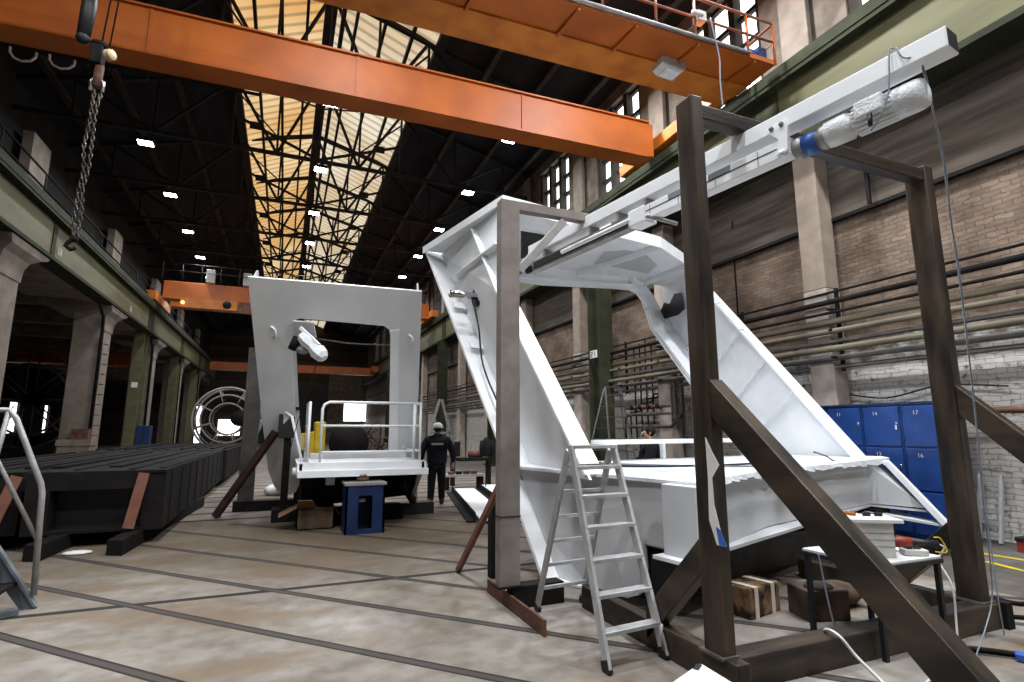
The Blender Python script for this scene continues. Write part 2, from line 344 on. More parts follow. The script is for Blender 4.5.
# right wall: brick below, board formed concrete above, windows over the crane girder
struct('wall_right', M().box(10.1, 10.5, -9, 75.3, 0, 5.86), brick)
m = M()
for y0 in (-9, 2.9, 12.5, 22.1, 31.7, 41.3, 50.9, 60.5, 70.1): m.box(10.02, 10.5, y0+.02, min(y0+(11.88 if y0 < 0 else 9.58), 75.3), 5.88, 7.95)
struct('wall_right_upper', m, concd)
struct('trim_1', M().box(9.98, 10.1, -9, 75.3, 5.80, 5.87), dark)
m = M(); m.box(10.0, 10.6, -9, 75.3, 7.95, 9.75); m.box(10.1, 10.6, -9, 75.3, 13.1, 14.2); m.box(10.1, 10.6, 70.8, 75.3, 9.75, 13.1); m.box(10.1, 10.6, -9, -7.9, 9.75, 13.1)
PIL = [7.45+4.8*k for k in range(-3, 14)]
for y in PIL: m.box(10.1, 10.6, y-1.05, y+1.05, 9.75, 13.1)
struct('wall_right_clerestory', m, concrete)
WN = 0
for k, y in enumerate(PIL[:-1]):
    yc = y+2.4; WN += 1
    o = struct('window_%d' % WN, M().box(10.42, 10.46, yc-1.35, yc+1.35, 9.75, 13.1), winm)
    f = M()
    for dy in (-1.32, -.45, .45, 1.32): f.box(10.16, 10.42, yc+dy-.10, yc+dy+.10, 9.75, 13.1)
    for z in (9.8, 10.6, 11.4, 12.2, 13.05): f.box(10.3, 10.42, yc-1.35, yc+1.35, z-.06, z+.06)
    q = obj('window_frame', f, purlinm, o)
struct('wall_light_blocker', M().box(-21, .5, -9.4, -9.05, 0, 16).box(.5, 10.6, -9.4, -9.05, 7.5, 16), bladem)  # unseen wall behind the camera, added to dim the left and upper hall
# pilasters on the right wall
for k, y in enumerate([p for p in PIL if 2 < p < 60]):
    t = thing('concrete_pilaster', 'pale concrete wall pier on the right brick wall, %s to the camera' % ORD[k], 'pier', (9.9, y, 0), 'wall piers along the right wall')
    obj('shaft', M().box(9.63, 10.01, y-.36, y+.14, 4.4, 7.45), pierm, t, bevel=.02); obj('painted_base', M().box(9.625, 10.01, y-.365, y+.145, 0, 4.4), paintp, t, bevel=.02)
    obj('upper_column', M().box(9.86, 9.995, y-.34, y+.34, 9.36, 13.3), concl, t, bevel=.02)
# crane runway girder, right
def girder(label, x0, x1, out, y0, y1, zb, zt, splices):
    t = thing('crane_runway_girder', label, 'girder', ((x0+x1)/2, y0, zb))
    obj('web', M().box(x0, x1, y0, y1, zb, zt), green, t)
    a, b = (x0-out, x1) if out > 0 else (x0, x1-out)
    obj('top_flange', M().box(a, b, y0, y1, zt, zt+.10), dgreen, t)
    m = M(); m.box(a-.02 if out > 0 else a, b if out > 0 else b+.02, y0, y1, zt+.10, zt+.34); obj('walkway_edge', m, dgreen, t)
    obj('bottom_flange', M().box(a+.1*(out > 0), b-.1*(out < 0), y0, y1, zb-.12, zb), dgreen, t)
    xr = x0+.1 if out > 0 else x1-.1
    obj('crane_rail', M().box(xr-.05, xr+.05, y0, y1, zt+.34, zt+.46), steel, t)
    for (s0, s1) in splices:
        if out > 0: obj('splice_plate', M().box(x0-.03, x0, s0, s1, zb, zt), dgreen, t)
        else: obj('splice_plate', M().box(x1, x1+.03, s0, s1, zb, zt), dgreen, t)
    return t
girder('pale green crane runway girder along the right brick wall', 9.4, 9.95, .22, -9, 74.5, 7.58, 8.88, [(7.6, 8.8), (14.4, 15.3), (24.0, 24.9), (33.6, 34.5), (43.2, 44.1)])
gl = girder('pale green crane runway girder above the left columns', -7.95, -7.5, -.25, -4, 69.5, 7.32, 8.56, [(21.8, 22.1), (36.0, 37.4), (46.8, 48), (56.4, 57.4)])
for (u, v) in ((60, 252), (131, 309)):
    p = atx(u, v, -7.49); n = obj('number_plate', M().box(-7.5, -7.49, p.y-.22, p.y+.22, p.z-.16, p.z+.16), concl, gl)
    g = M()
    for dy, segs in ((-.1, ((-.05,-.04,-.1,.1),(.0,.05,-.1,-.08))), (.08, ((-.05,.05,.08,.1),(.03,.05,-.1,.1),(-.05,.05,-.01,.01)))):
        for a, b, c, d in segs: g.box(-7.489, -7.486, p.y+dy+a, p.y+dy+b, p.z+c, p.z+d)
    obj('digits', g, paper, n)
for k, y in enumerate([14.9, 24.5, 34.1, 43.7, 53.3]):
    t = thing('green_steel_column', 'dark green steel column under the right crane girder, %s to the camera' % ORD[k], 'column', (9.35, y, 0), 'green columns along the right wall')
    obj('web', M().box(9.32, 9.38, y-.30, y+.30, 0, 7.46), dgreen, t)
    for s in (-1, 1): obj('flange', M().box(9.1, 9.6, y+s*.32-.025, y+s*.32+.025, 0, 7.46), dgreen, t)
    obj('base_plate', M().box(9.0, 9.7, y-.6, y+.6, 0, .06), dgreen, t)
    if k < 2:
        s = obj('number_plate', M().box(9.08, 9.1, y-.20, y+.20, 3.94, 4.18), paper, t)
        g = M()
        for j, segs in enumerate(('adceg', 'bc')):
            yy = y+.10-j*.2
            if j == 0:
                for z in (3.98, 4.06, 4.14): g.box(9.07, 9.08, yy-.06, yy+.06, z-.012, z+.012)
                g.box(9.07, 9.08, yy-.06, yy-.035, 4.06, 4.14); g.box(9.07, 9.08, yy+.035, yy+.06, 3.98, 4.06)
            else: g.box(9.07, 9.08, yy-.015, yy+.015, 3.97, 4.15)
        g = obj('digits', g, black, s)
# left row of concrete columns with flared heads
for k, y in enumerate([19.9, 29.7, 39.6, 49.4, 59.3]):
    t = thing('concrete_column', 'concrete column with flared head under the left girder, %s to the camera' % ORD[k], 'column', (-8.3, y, 0), 'concrete columns on the left')
    obj('shaft', M().box(-8.8, -7.75, y-.75, y+.75, 0, 6.2), concl, t, bevel=.04)
    pr = [(6.1,.0),(6.5,.03),(6.75,.1),(6.95,.28),(7.06,.5),(7.18,.6)]
    m = M(); L = len(pr)
    pts = []
    for z, e in pr: pts += [(-8.8, y-.75-e*.4, z), (-7.72+min(e,.3), y-.75-e*.4, z), (-7.72+min(e,.3), y+.75+e*1.7, z), (-8.8, y+.75+e*1.7, z)]
    m.faces(pts, [(i*4+j, i*4+(j+1)%4, i*4+4+(j+1)%4, i*4+4+j) for i in range(L-1) for j in range(4)]+[(3,2,1,0), tuple(range(L*4-4, L*4))])
    obj('flared_head', m, concl, t)
    obj('downpipe', M().tube([(-7.66,y-.95,0),(-7.66,y-.95,6.0),(-7.62,y-1.2,6.6),(-7.6,y-1.9,6.95)], .07), dark, t)
    m = M()
    for z in ([.5+.45*i for i in range(12)] if k == 1 else []): m.tube([(-7.68,y-.62,z),(-7.52,y-.62,z),(-7.52,y-.32,z),(-7.68,y-.32,z)], .012, 5)
    if k == 1: obj('rung_ladder', m, dark, t)
    obj('upper_post', M().box(-8.75, -8.45, y+2.1, y+3.55, 9.05, 11.7), concl, t)
for k, y in enumerate([36.7, 47.4, 57]):
    t = thing('green_steel_column', 'green steel column between left concrete columns, %s to the camera' % ORD[k], 'column', (-7.75, y, 0), 'green columns on the left')
    obj('web', M().box(-7.95, -7.85, y-.5, y+.5, 0, 7.2), green, t)
    for s in (-1, 1): obj('flange', M().box(-8.1, -7.6, y+s*.5-.05, y+s*.5+.05, 0, 7.2), green, t)
    if k == 0: obj('number_plate', M().box(-8.0, -7.7, y-.57, y-.55, 4.0, 4.3), paper, t)
# side aisle behind the columns
m = M(); m.box(-8.9, -8.5, -9, 75, 7.2, 8.5)
for y in range(-7, 75, 5): m.box(-20.5, -8.5, y, y+.5, 6.9, 7.6)
struct('wall_left_beam', m, concrete)
struct('ceiling_ledge', M().box(-10.2, -7.98, -4, 70, 7.19, 7.30), concl)
m = M()
for y0, y1 in ((-9, 52.6), (53.6, 56), (57.8, 63), (64.2, 75)): m.box(-20.6, -20.4, y0, y1, 0, 8)
m.box(-20.6, -20.4, 52.6, 64.2, 3.9, 8); m.box(-20.6, -20.4, 52.6, 64.2, 0, 1.4)
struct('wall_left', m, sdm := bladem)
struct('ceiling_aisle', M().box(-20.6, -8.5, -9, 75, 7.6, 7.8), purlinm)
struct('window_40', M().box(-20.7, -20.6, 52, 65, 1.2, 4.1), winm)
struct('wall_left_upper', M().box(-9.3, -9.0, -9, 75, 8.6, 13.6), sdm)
t = thing('overhead_crane', 'rust-orange crane beam in the dark aisle behind the left columns', 'crane', (-14, 45, 6))
obj('bridge_beam', M().box(-20, -9.4, 44.5, 45.2, 6.1, 6.9), orange, t); obj('bottom_flange', M().box(-20, -9.4, 44.3, 45.4, 6.0, 6.1), orange2, t)
# walkway rail on the left girder
t = thing('walkway_railing', 'dark pipe railing along the top of the left girder', 'railing', (-7.6, 5, 8.9))
for z in (9.35, 9.85): obj('rail', M().tube([(-7.6, 5, z), (-7.6, 69, z)], .035, 6), dark, t)
for y in range(6, 69, 3): obj('post', M().tube([(-7.6, y, 8.9), (-7.6, y, 9.85)], .03, 6), dark, t)
# far end wall with its window and dark gate
m = M(); m.box(-21, 2.3, 75, 75.4, 0, 16); m.box(7.2, 10.6, 75, 75.4, 5.2, 16); m.box(2.3, 7.2, 75, 75.4, 0, 16); m.box(7.2, 10.6, 75, 75.4, 0, 2.7)
struct('wall_back', m, brickd)
struct('trim_2', M().box(5.2, 10.4, 74.9, 75, 0, 9), concrete)
struct('window_41', M().box(7.2, 10.2, 74.86, 74.9, 2.8, 5.1), winm)
m = M()
for x in (7.2, 9.6, 10.2): m.box(x-.05, x+.05, 74.8, 74.86, 2.8, 5.1)
struct('trim_3', m, dark)
struct('door_1', M().box(-3.2, 5.0, 74.9, 75, 0, 7.2), black)
struct('window_42', M().box(-7.3, -4.9, 74.9, 75, 1.0, 2.9), winm)
# roof
m = M()
def slab(x0, z0, x1, z1, t=.15): m.hexa([(x0,-9,z0),(x1,-9,z1),(x1,75.4,z1),(x0,75.4,z0),(x0,-9,z0+t),(x1,-9,z1+t),(x1,75.4,z1+t),(x0,75.4,z0+t)])
slab(-9.3, 13.4, -2.4, 15); slab(4.15, 15, 10.7, 13.4)
struct('ceiling', m, darkroof)
m = M(); m.faces([(-2.4,-9,15),(.65,-9,16.4),(.65,75.4,16.4),(-2.4,75.4,15)], [(0,1,2,3)]); bm_l = m
struct('ceiling_rooflight_left', m, amber)
m = M(); m.faces([(.65,-9,16.4),(4.15,-9,15),(4.15,75.4,15),(.65,75.4,16.4)], [(0,1,2,3)])
struct('ceiling_rooflight_right', m, cream)
m = M()
for x, z in ((-8, 13.62), (-6.2, 14.03), (-4.4, 14.45), (6, 14.47), (7.8, 14.03), (9.4, 13.6)): m.box(x-.09, x+.09, -9, 75.3, z-.18, z)
struct('trim_4', m, purlinm)
m = M()
for x, z, w in ((-2.5, 14.95, .16), (4.25, 14.95, .16), (-.9, 15.6, .05), (-1.7, 15.25, .05), (-.1, 15.95, .05), (1.5, 15.95, .05), (2.4, 15.6, .05), (3.3, 15.25, .05), (.65, 16.3, .2)): m.box(x-w, x+w, -9, 75.3, z-.2, z)
for x in (.42, .88): m.box(x-.06, x+.06, -9, 75.3, 13.4, 13.6)
struct('trim_5', m, trussm)
# roof trusses
def make_truss(y, label):
    t = thing('roof_truss', label, 'truss', (.65, y, 12.3), 'steel roof trusses')
    zt = lambda x: 15.95-abs(x-.65)*.27 if abs(x-.65) < 3.6 else 14.78-(abs(x-.65)-3.6)*.24
    def br(n, p, q, w=.1): obj(n, M().bar((p[0], y, p[1]), (q[0], y, q[1]), w, w), trussm, t)
    br('bottom_chord', (-9, 12.3), (9.8, 12.3), .13)
    br('top_chord', (-9, zt(-9)), (.65, zt(.65)), .16); br('top_chord', (9.8, zt(9.8)), (.65, zt(.65)), .16)
    xs = [-7.4, -5.0, -2.5, -.9, .65, 2.2, 3.9, 6.3, 8.6]
    for x in xs: br('post', (x, 12.3), (x, zt(x)), .08)
    for i in range(len(xs)-1):
        if i % 2: br('diagonal', (xs[i], 12.3), (xs[i+1], zt(xs[i+1])))
        else: br('diagonal', (xs[i], zt(xs[i])), (xs[i+1], 12.3))
    br('diagonal', (-2.5, 13.6), (.65, 12.35), .09); br('diagonal', (3.9, 13.6), (.65, 12.35), .09)
    for (x, z) in ((-1.7, 13.3), (3.0, 13.3)): obj('gusset_plate', M().box(x-.22, x+.22, y-.03, y+.03, z-.14, z+.14), trussm, t)
    # longitudinal bracing that starts at this truss
    for (p, q) in (((-2.5, y, 12.3), (.55, y+4.8, 14.6)), ((3.9, y, 12.3), (.75, y+4.8, 14.6)), ((-2.45, y, 14.6), (-.9, y+4.8, 15.3)), ((3.9, y, 14.6), (2.4, y+4.8, 15.2))):
        obj('bracing_rod', M().bar(p, q, .05, .05), trussm, t)
    return t
TR = [16.85+4.8*k for k in range(0, 12)]
t0 = make_truss(TR[0], 'sooty steel roof truss, nearest of the row in view')
for k, y in enumerate(TR[1:9]): dup(t0, (.65, y, 12.3), 'sooty steel roof truss, %s of the row in view' % ORD[k+1])
# pipes along the right wall
PIPES = [(9.55, 4.08, .055, dark), (9.62, 4.28, .025, dark), (9.5, 3.86, .03, dark), (9.6, 3.70, .06, pipem), (9.5, 3.5, .05, pipem), (9.62, 3.32, .045, pipeg), (9.45, 3.16, .06, pipem), (9.6, 3.0, .055, pipeg), (9.7, 2.84, .04, pipeg)]
RANK = ['topmost', 'second', 'third', 'fourth', 'fifth', 'sixth', 'seventh', 'eighth', 'lowest']
rk = {z: i for i, z in enumerate(sorted([p[1] for p in PIPES], reverse=True))}
for x, z, r, ma in PIPES:
    o = obj('wall_pipe', M().tube([(x, 1, z), (x, 13, z), (x, 40, z)], r, 8), ma)
    tag(o, 'long pipe run on the right brick wall, %s from the top' % RANK[rk[z]] if rk[z] not in (0, 8) else 'long pipe run on the right brick wall, %s of the bundle' % RANK[rk[z]], 'pipe', 'pipe runs on the right wall')
for k, y in enumerate([5.3, 6.95, 9.3, 12.1, 14.0, 17]):
    t = thing('pipe_bracket', 'dark bracket holding the right wall pipes, %s to the camera' % ORD[k], 'bracket', (9.7, y, 2.8), 'pipe brackets')
    obj('upright', M().box(9.68, 9.74, y-.03, y+.03, 2.75, 4.36), dark, t)
    for z in (4.0, 3.6, 3.08): obj('arm', M().box(9.42, 9.7, y-.025, y+.025, z-.1, z-.06), dark, t)
# valve manifold on the wall behind the big frame
t = thing('pipe_manifold', 'tangle of thin bent pipes and valves on white-painted brick', 'pipework', (9.7, 12.9, 1.5))
for i in range(6):
    y = 12.2+i*.28; zt = 3.6-.1*(i % 3); zb = 2.3-.12*i
    obj('bent_pipe', M().tube([(9.72,y,zt+.7),(9.72,y,zb+.5),(9.7,y+.04,zb+.38),(9.7,y+.5,zb+.36),(9.72,y+.55,zb+.2),(9.72,y+.55,zb-.6)], .025, 6), dark, t)
for z in (2.1, 2.3, 1.75): obj('header_pipe', M().tube([(9.66,11.9,z),(9.66,14.0,z)], .05, 8), pipeg, t)
for y in (12.3, 12.7, 13.1, 13.5):
    v = obj('valve', M().ball((9.62,y,2.3), .08).cyl((9.62,y,2.3),(9.5,y,2.3), .025, 8), rust, t)
    obj('valve_wheel', M().cyl((9.5,y,2.3),(9.48,y,2.3), .08, 12), dark, v)
obj('side_pipe', M().tube([(9.7,11.5,4.0),(9.7,11.5,2.2),(9.7,11.6,2.0),(9.7,12.4,2.0)], .05, 8), pipeg, t)
obj('side_pipe', M().tube([(9.64,11.7,3.8),(9.64,11.7,1.9),(9.64,11.9,1.75),(9.64,12.6,1.75)], .05, 8), pipeg, t)
# thin conduits standing on the wall
for y, z0, z1, lab in ((9.75, 4.1, 6.75, 'thin dark conduit drop with a hook on brown brick, beside the near pier'), (12.6, 3.9, 5.8, 'thin dark vertical conduit on brown brick behind the leaning white leg')):
    tag(obj('conduit', M().tube([(10.05,y,z0),(10.05,y,z1-.2),(9.95,y-.12,z1)], .018, 6), dark), lab, 'conduit')
tag(obj('steel_angle', M().bar((9.9, 6.25, 6.7), (9.9, 6.25, 5.85), .06, .06), dark), 'short dark vertical bar on the grey concrete band of right wall', 'bar')
tag(obj('iron_rod', M().tube([(9.75, 5.2, 1.95), (9.7, 4.0, 1.93), (9.7, 2.8, 1.97)], .05, 7), rust), 'rusty iron bar fixed along the white brick wall by the tall post', 'bar')
for (y, z) in ((5.9, 5.1), (5.65, 4.25)):
    pass
# ------------------------------------------------------------------ overhead cranes
t = thing('overhead_crane', 'big orange double-beam overhead crane crossing above, nearest the camera', 'crane', (.9, 10, 9))
o = obj('bridge_beam', M().box(-7.2, 8.9, 11.24, 11.75, 9.05, 10.02), orange, t, bevel=.02)
obj('bottom_flange', M().box(-7.2, 8.7, 11.2, 11.8, 9.0, 9.05), orange, o)
obj('top_plate', M().box(-7.2, 8.75, 11.18, 11.82, 10.02, 10.06), orange, o)
for x in (-3, 1, 5): obj('stiffener', M().box(x-.02, x+.02, 11.21, 11.24, 9.05, 10.0), orange, o)
o = obj('bridge_beam', M().box(-7.2, 8.95, 7.98, 8.6, 9.08, 9.88), orange, t, bevel=.02)
obj('bottom_flange', M().box(-7.2, 8.9, 7.92, 8.66, 9.02, 9.08), orange2, o)
w = obj('walkway', M().box(1.2, 9.0, 7.2, 7.98, 9.07, 9.11), orange, t)
obj('toe_board', M().box(1.2, 9.0, 7.18, 7.2, 9.07, 9.17), orange, w)
obj('edge_pipe', M().tube([(1.2,7.14,9.13),(8.3,7.14,9.13)], .035, 8), primer2, w)
for x in (2.6, 4.4, 5.6, 7.0, 8.4): obj('bracket', M().bar((x, 7.94, 9.02), (x+.1, 7.22, 9.05), .06, .07), orange, w)
r = obj('railing', M().tube([(4.9,7.18,10.02),(8.95,7.18,10.02),(9.0,7.2,10.0),(9.0,7.9,10.0)], .028, 8), redrust, t)
obj('mid_rail', M().tube([(3.2,7.18,9.58),(9.0,7.18,9.58),(9.0,7.9,9.58)], .025, 8), redrust, r)
for x in (4.95, 6.1, 7.0, 8.3, 9.0): obj('post', M().tube([(x,7.18,9.07),(x,7.18,10.02)], .026, 8), orange if x > 8 else redrust, r)
obj('post', M().tube([(9.0,7.88,9.07),(9.0,7.88,10.0)], .026, 8), redrust, r)
obj('motor_drive', M().cyl((8.4,7.4,9.3),(8.7,7.4,9.3), .14).box(8.7,8.92,7.3,7.55,9.11,9.5).cyl((8.25,7.4,9.3),(8.4,7.4,9.3), .09), blued, t)
obj('limit_switch', M().box(7.02,7.2,7.08,7.26,9.48,9.68).cyl((7.1,7.08,9.58),(6.85,7.05,9.55), .045), greyplastic, t)
obj('end_carriage', M().box(9.02, 9.36, 8.3, 13.2, 9.36, 9.72), orange2, t, bevel=.02)
for y in (8.9, 12.6): obj('wheel', M().cyl((9.4,y,9.42),(9.52,y,9.42), .16), steel, t)
obj('end_carriage', M().box(-7.7, -7.3, 7.0, 13.2, 9.05, 9.5), orange2, t, bevel=.02)
obj('cable_festoon_rail', M().box(-7.0, -1, 11.86, 11.9, 8.96, 9.02), dark, t)
t.rotation_euler.z = -.038; t.location.y += .3
for k in range(7):
    x = -5.75+.62*k; cy = 11.88+.3+(.9-x)*.038
    o = obj('cable_loop', M().tube([(x-.2,cy,8.97),(x-.2,cy,8.86),(x-.13,cy,8.76),(x,cy,8.72),(x+.13,cy,8.76),(x+.2,cy,8.86),(x+.2,cy,8.97)], .022 if k < 3 else .012, 7), cable_w if k < 3 else dark)
    tag(o, 'hanging festoon cable loop under the near orange beam, %s from left' % ['first', 'second', 'third', 'fourth', 'fifth', 'sixth', 'seventh'][k], 'cable loop', 'festoon cable loops')
# floodlight under the walkway
p = aty(668, 66, 8.02)
t = thing('floodlight', 'grey floodlight hanging under the orange crane walkway', 'floodlight', tuple(p))
m = M(); m.prism([(p.x-.28,p.y-.2,p.z+.05),(p.x-.30,p.y-.2,p.z-.12),(p.x-.2,p.y-.2,p.z-.2),(p.x+.2,p.y-.2,p.z-.2),(p.x+.3,p.y-.2,p.z-.1),(p.x+.28,p.y-.2,p.z+.03)], (0,.34,0)); obj('housing', m, greyplastic, t, bevel=.012)
obj('glass', M().box(p.x-.17,p.x+.17,p.y-.16,p.y+.1,p.z-.212,p.z-.2), offwhite, t)
obj('ballast_box', M().box(p.x-.2,p.x+.05,p.y-.12,p.y+.1,p.z+.04,p.z+.1), dark, t)
obj('mounting_arm', M().bar((p.x,p.y,p.z+.1),(p.x,p.y+.06,9.03),.05,.05), dark, t)
# drooping control cable from the limit switch
tag(obj('control_cable', M().tube(spline([(7.12,7.08,9.5),(7.2,7.08,9.1),(7.3,7.1,8.7),(7.28,7.1,8.2),(7.3,7.1,7.7)], 6), .014, 6), cable_g), 'thin control cable hanging from the crane walkway beside the post', 'cable')
# hoist chain and hook block
hx, hy = -2.82, 9.0
t = thing('crane_hook_block', 'hook block on wire ropes below the near orange crane', 'hook', (hx, hy, 6.6))
obj('pulley_housing', M().box(hx-.13,hx+.02,hy-.1,hy+.1,6.95,7.25).cyl((hx-.05,hy,7.25),(hx-.05,hy,7.32),.1), dark, t, bevel=.02)
obj('pulley', M().lathe((hx+.08,hy-.08,7.1),(.9,-.6,0),[(0,.02),(0,.07),(.02,.08),(.04,.065),(.06,.065),(.08,.08),(.1,.07)]), mat('cream_pulley', (.55,.42,.22), None, .5), t)
for dx in (-.03, .07): obj('wire_rope', M().tube([(hx+dx,hy,7.2),(hx+dx,hy+.4,10.1)], .012, 6), dark, t)
obj('shank', M().tube([(hx-.01,hy,6.95),(hx-.02,hy,6.62)], .06, 8), rust, t)
obj('shackle', M().tube([(hx-.09,hy,6.55),(hx-.09,hy,6.7),(hx-.02,hy,6.78),(hx+.06,hy,6.7),(hx+.06,hy,6.55)], .025, 7), chrome, t)
for s, dx in ((0, -.045), (1, .03)):
    m = M(); n = 34
    for i in range(n):
        z = 6.55-i*.068; sw = .012*math.sin(i*.4+s*2)-.0012*i*(1 if s else .4)
        c = V((hx+dx+sw, hy+.02*math.cos(i*.7), z)); ax = V((1,0,0)) if i % 2 else V((0,1,0))
        pts = [c+ax*.021*math.cos(q)+V((0,0,.045))*math.sin(q) for q in [2*PI*j/8 for j in range(9)]]
        m.tube(pts, .0085, 5, cap=False)
    tag(obj('lifting_chain', m, steel, loc=(hx+dx, hy, 4.2)), ['slack steel lifting chain, left of the two under the hook block', 'slack steel lifting chain, right of the two under the hook block'][s], 'chain', 'lifting chains')
o = thing('chain_hook', 'small dark hook ending the hanging lifting chains', 'hook', (hx-.06, hy, 4.15)); obj('hook_body', M().tube([(hx-.04,hy,4.27),(hx-.09,hy,4.23),(hx-.12,hy,4.17),(hx-.06,hy,4.12),(hx-.0,hy,4.16)], .03, 7), dark, o); obj('hook_eye', M().ball((hx-.03,hy,4.28), .05), dark, o)
t = thing('hoist_trolley_hook', 'dark long hoist hook in front of the orange beam, top left', 'hook', (-2.95, 8.9, 7.7))
p = aty(83, 38, 8.9)
obj('hook_arm', M().tube([(p.x+.02,p.y,p.z+1.0),(p.x+.02,p.y,p.z+.5),(p.x,p.y,p.z+.02)], [.07,.10,.085], 10), black, t); obj('hook_tip', M().ball((p.x,p.y,p.z), .09), black, t)
obj('wire_rope', M().tube([(p.x+.02,p.y,p.z+.9),(p.x+.02,p.y+.75,10.4)], .03, 6), dark, t)
# second crane half way down the hall
t = thing('overhead_crane', 'bright orange overhead crane half way down the hall above the left girder', 'crane', (.9, 38, 8.9))
for y in (36.6, 38.9):
    o = obj('bridge_beam', M().box(-7.0, 8.9, y-.35, y+.35, 9.35, 10.35), orange, t, bevel=.02)
    obj('flange', M().box(-7.0, 8.9, y-.45, y+.45, 9.28, 9.36), orange2, o)
obj('end_carriage', M().box(-7.7, -7.2, 35.6, 40, 9.05, 9.55), orange2, t); obj('end_carriage', M().box(8.9, 9.4, 35.6, 40, 9.35, 9.8), orange2, t)
o = obj('side_panel', M().box(-6.0, -3.0, 35.7, 35.75, 8.72, 9.3), orange2, t)
obj('round_emblem', M().cyl((-3.55,35.68,9.02),(-3.55,35.7,9.02), .24, 16), dark, o); obj('signal_lamp', M().ball((-5.85,35.65,8.98), .09), ambm, o)
obj('side_panel', M().box(-3.0, 0, 35.8, 35.85, 8.6, 9.3), rust, t)
r = obj('railing', M().tube([(-7,35.7,11.3),(3,35.7,11.3)], .03, 6), purlinm, t)
obj('mid_rail', M().tube([(-7,35.7,10.85),(3,35.7,10.85)], .025, 6), purlinm, r)
for x in (-7, -6, -5, -4, -3, -2, -1, 0, 1.5, 3): obj('post', M().tube([(x,35.7,10.3),(x,35.7,11.3)], .025, 6), purlinm, r)
for x in (-4.6, -2.6): obj('switch_cabinet', M().box(x-.22,x+.22,36.0,36.4,10.4,11.2), greyplastic, t, bevel=.02)
t = thing('overhead_crane', 'plain orange crane beam far off near the end wall', 'crane', (.9, 62, 7.7))
o = obj('bridge_beam', M().box(-7.2, 9.0, 61.7, 62.4, 7.75, 8.5), orange, t); obj('bottom_flange', M().box(-7.2, 9, 61.6, 62.5, 7.68, 7.75), orange, o)
obj('end_carriage', M().box(8.6, 9.3, 60.4, 63.6, 8.0, 8.6), orange, t)
# high bay lamps in three rows
def lamp(x, y):
    t = thing('high_bay_lamp', '', 'lamp', (x, y, 12.0), 'high bay lamps under the roof')
    obj('housing', M().box(x-.26,x+.26,y-.2,y+.2,12.03,12.16), trussm, t); obj('lens', M().box(x-.23,x+.23,y-.17,y+.17,12.0,12.03), lensm, t)
    obj('bracket', M().box(x-.03,x+.03,y-.03,y+.03,12.16,12.3), trussm, t); return t
l0 = None
for nm, x, ys in (('left', -5.3, [22.1, 26.9, 31.8, 36.5, 41.4, 46.2]), ('middle', .74, [16.9, 21.8, 26.6, 31.2, 36, 40.8]), ('right', 6.9, [16.75, 21.55, 26.4, 31.2, 36, 40.8])):
    for k, y in enumerate(ys):
        lab = 'bright roof lamp of the %s row, %s in view' % (nm, ORD[k])
        if l0 is None: l0 = lamp(x, y); l0['label'] = lab
        else: dup(l0, (x, y, 12.0), lab)
# ------------------------------------------------------------------ the big leaning white frame
A_ = V((-.17, .985, 0)).normalized(); B_ = V((A_.y, -A_.x, 0)); Z_ = V((0,0,1)); C_ = V((3.28, 3.72, 0))
def W(a, b, z): return C_+A_*a+B_*b+Z_*z
def bk(b, z, off=0): return W(2.88+(z-1.18)*.802+off, b, z)       # on the rear flange line
def ft(b, z, off=0): return W(1.26+(z-1.21)*.757+off, b, z)       # on the front flange line
NB = B_.cross(A_*.802+Z_).normalized()
if NB.y < 0: NB = -NB                                              # away from the viewer
def ribbon(lo, hi, t):
    m = M(); n = len(lo); t = V(t)
    p = [V(x) for x in lo]+[V(x) for x in hi]; q = [x+t for x in p]
    fs = []
    for i in range(n-1):
        fs += [(i,i+1,n+i+1,n+i), (2*n+i,3*n+i,3*n+i+1,2*n+i+1), (i,2*n+i,2*n+i+1,i+1), (n+i,n+i+1,3*n+i+1,3*n+i)]
    fs += [(0,n,3*n,2*n), (n-1,3*n-1,4*n-1,2*n-1)]
    return m.faces(p+q, fs)
big = thing('welded_portal_frame', 'large white leaning steel portal with ribbed legs and flat base, right of centre', 'steel structure', tuple(W(1.4, 2.6, .1)))
# left leg
lw = obj('leg_web', M().prism([bk(.25,1.15), bk(.27,3.0), bk(.28,4.93), W(3.15,0,4.9), W(3.05,-.1,3.5), ft(-.16,2.4), ft(-.18,1.15)], B_*.035), white, big)
obj('rear_flange', M().prism([bk(-.1,1.15), bk(-.02,4.97), bk(.6,4.97), bk(.6,1.15)], NB*.05), white, big, bevel=.008)
obj('front_flange', M().prism([ft(-.2,1.2), W(3.0,-.2,3.5), W(3.0,.06,3.5), ft(.06,1.2)], NB*.04), white, big, bevel=.006)
rbs = M()
rbs.bar(W(5.1,.18,4.25), W(3.15,-.08,4.25), .16, .03); obj('stiffener_rib', rbs, white, lw)
obj('stiffener_rib', M().bar(W(4.2,.07,4.85), W(3.05,-.10,3.45), .14, .03), white, lw)
for z in (2.0, 2.75): obj('weld_pad', M().obox(bk(.12, z+.95, -.12), B_*.11, (A_*.802+Z_).normalized()*.07, NB*.012), white, lw)
hp = W(4.15, .11, 3.72)
obj('pin_hole', M().cyl(hp, hp-B_*.012, .17, 24), black, lw)
obj('locking_pin', M().cyl(hp+B_*.1, hp-B_*.42+A_*.05, .055, 16).cyl(hp-B_*.42+A_*.05, hp-B_*.44+A_*.05, .065, 16), chrome, lw)
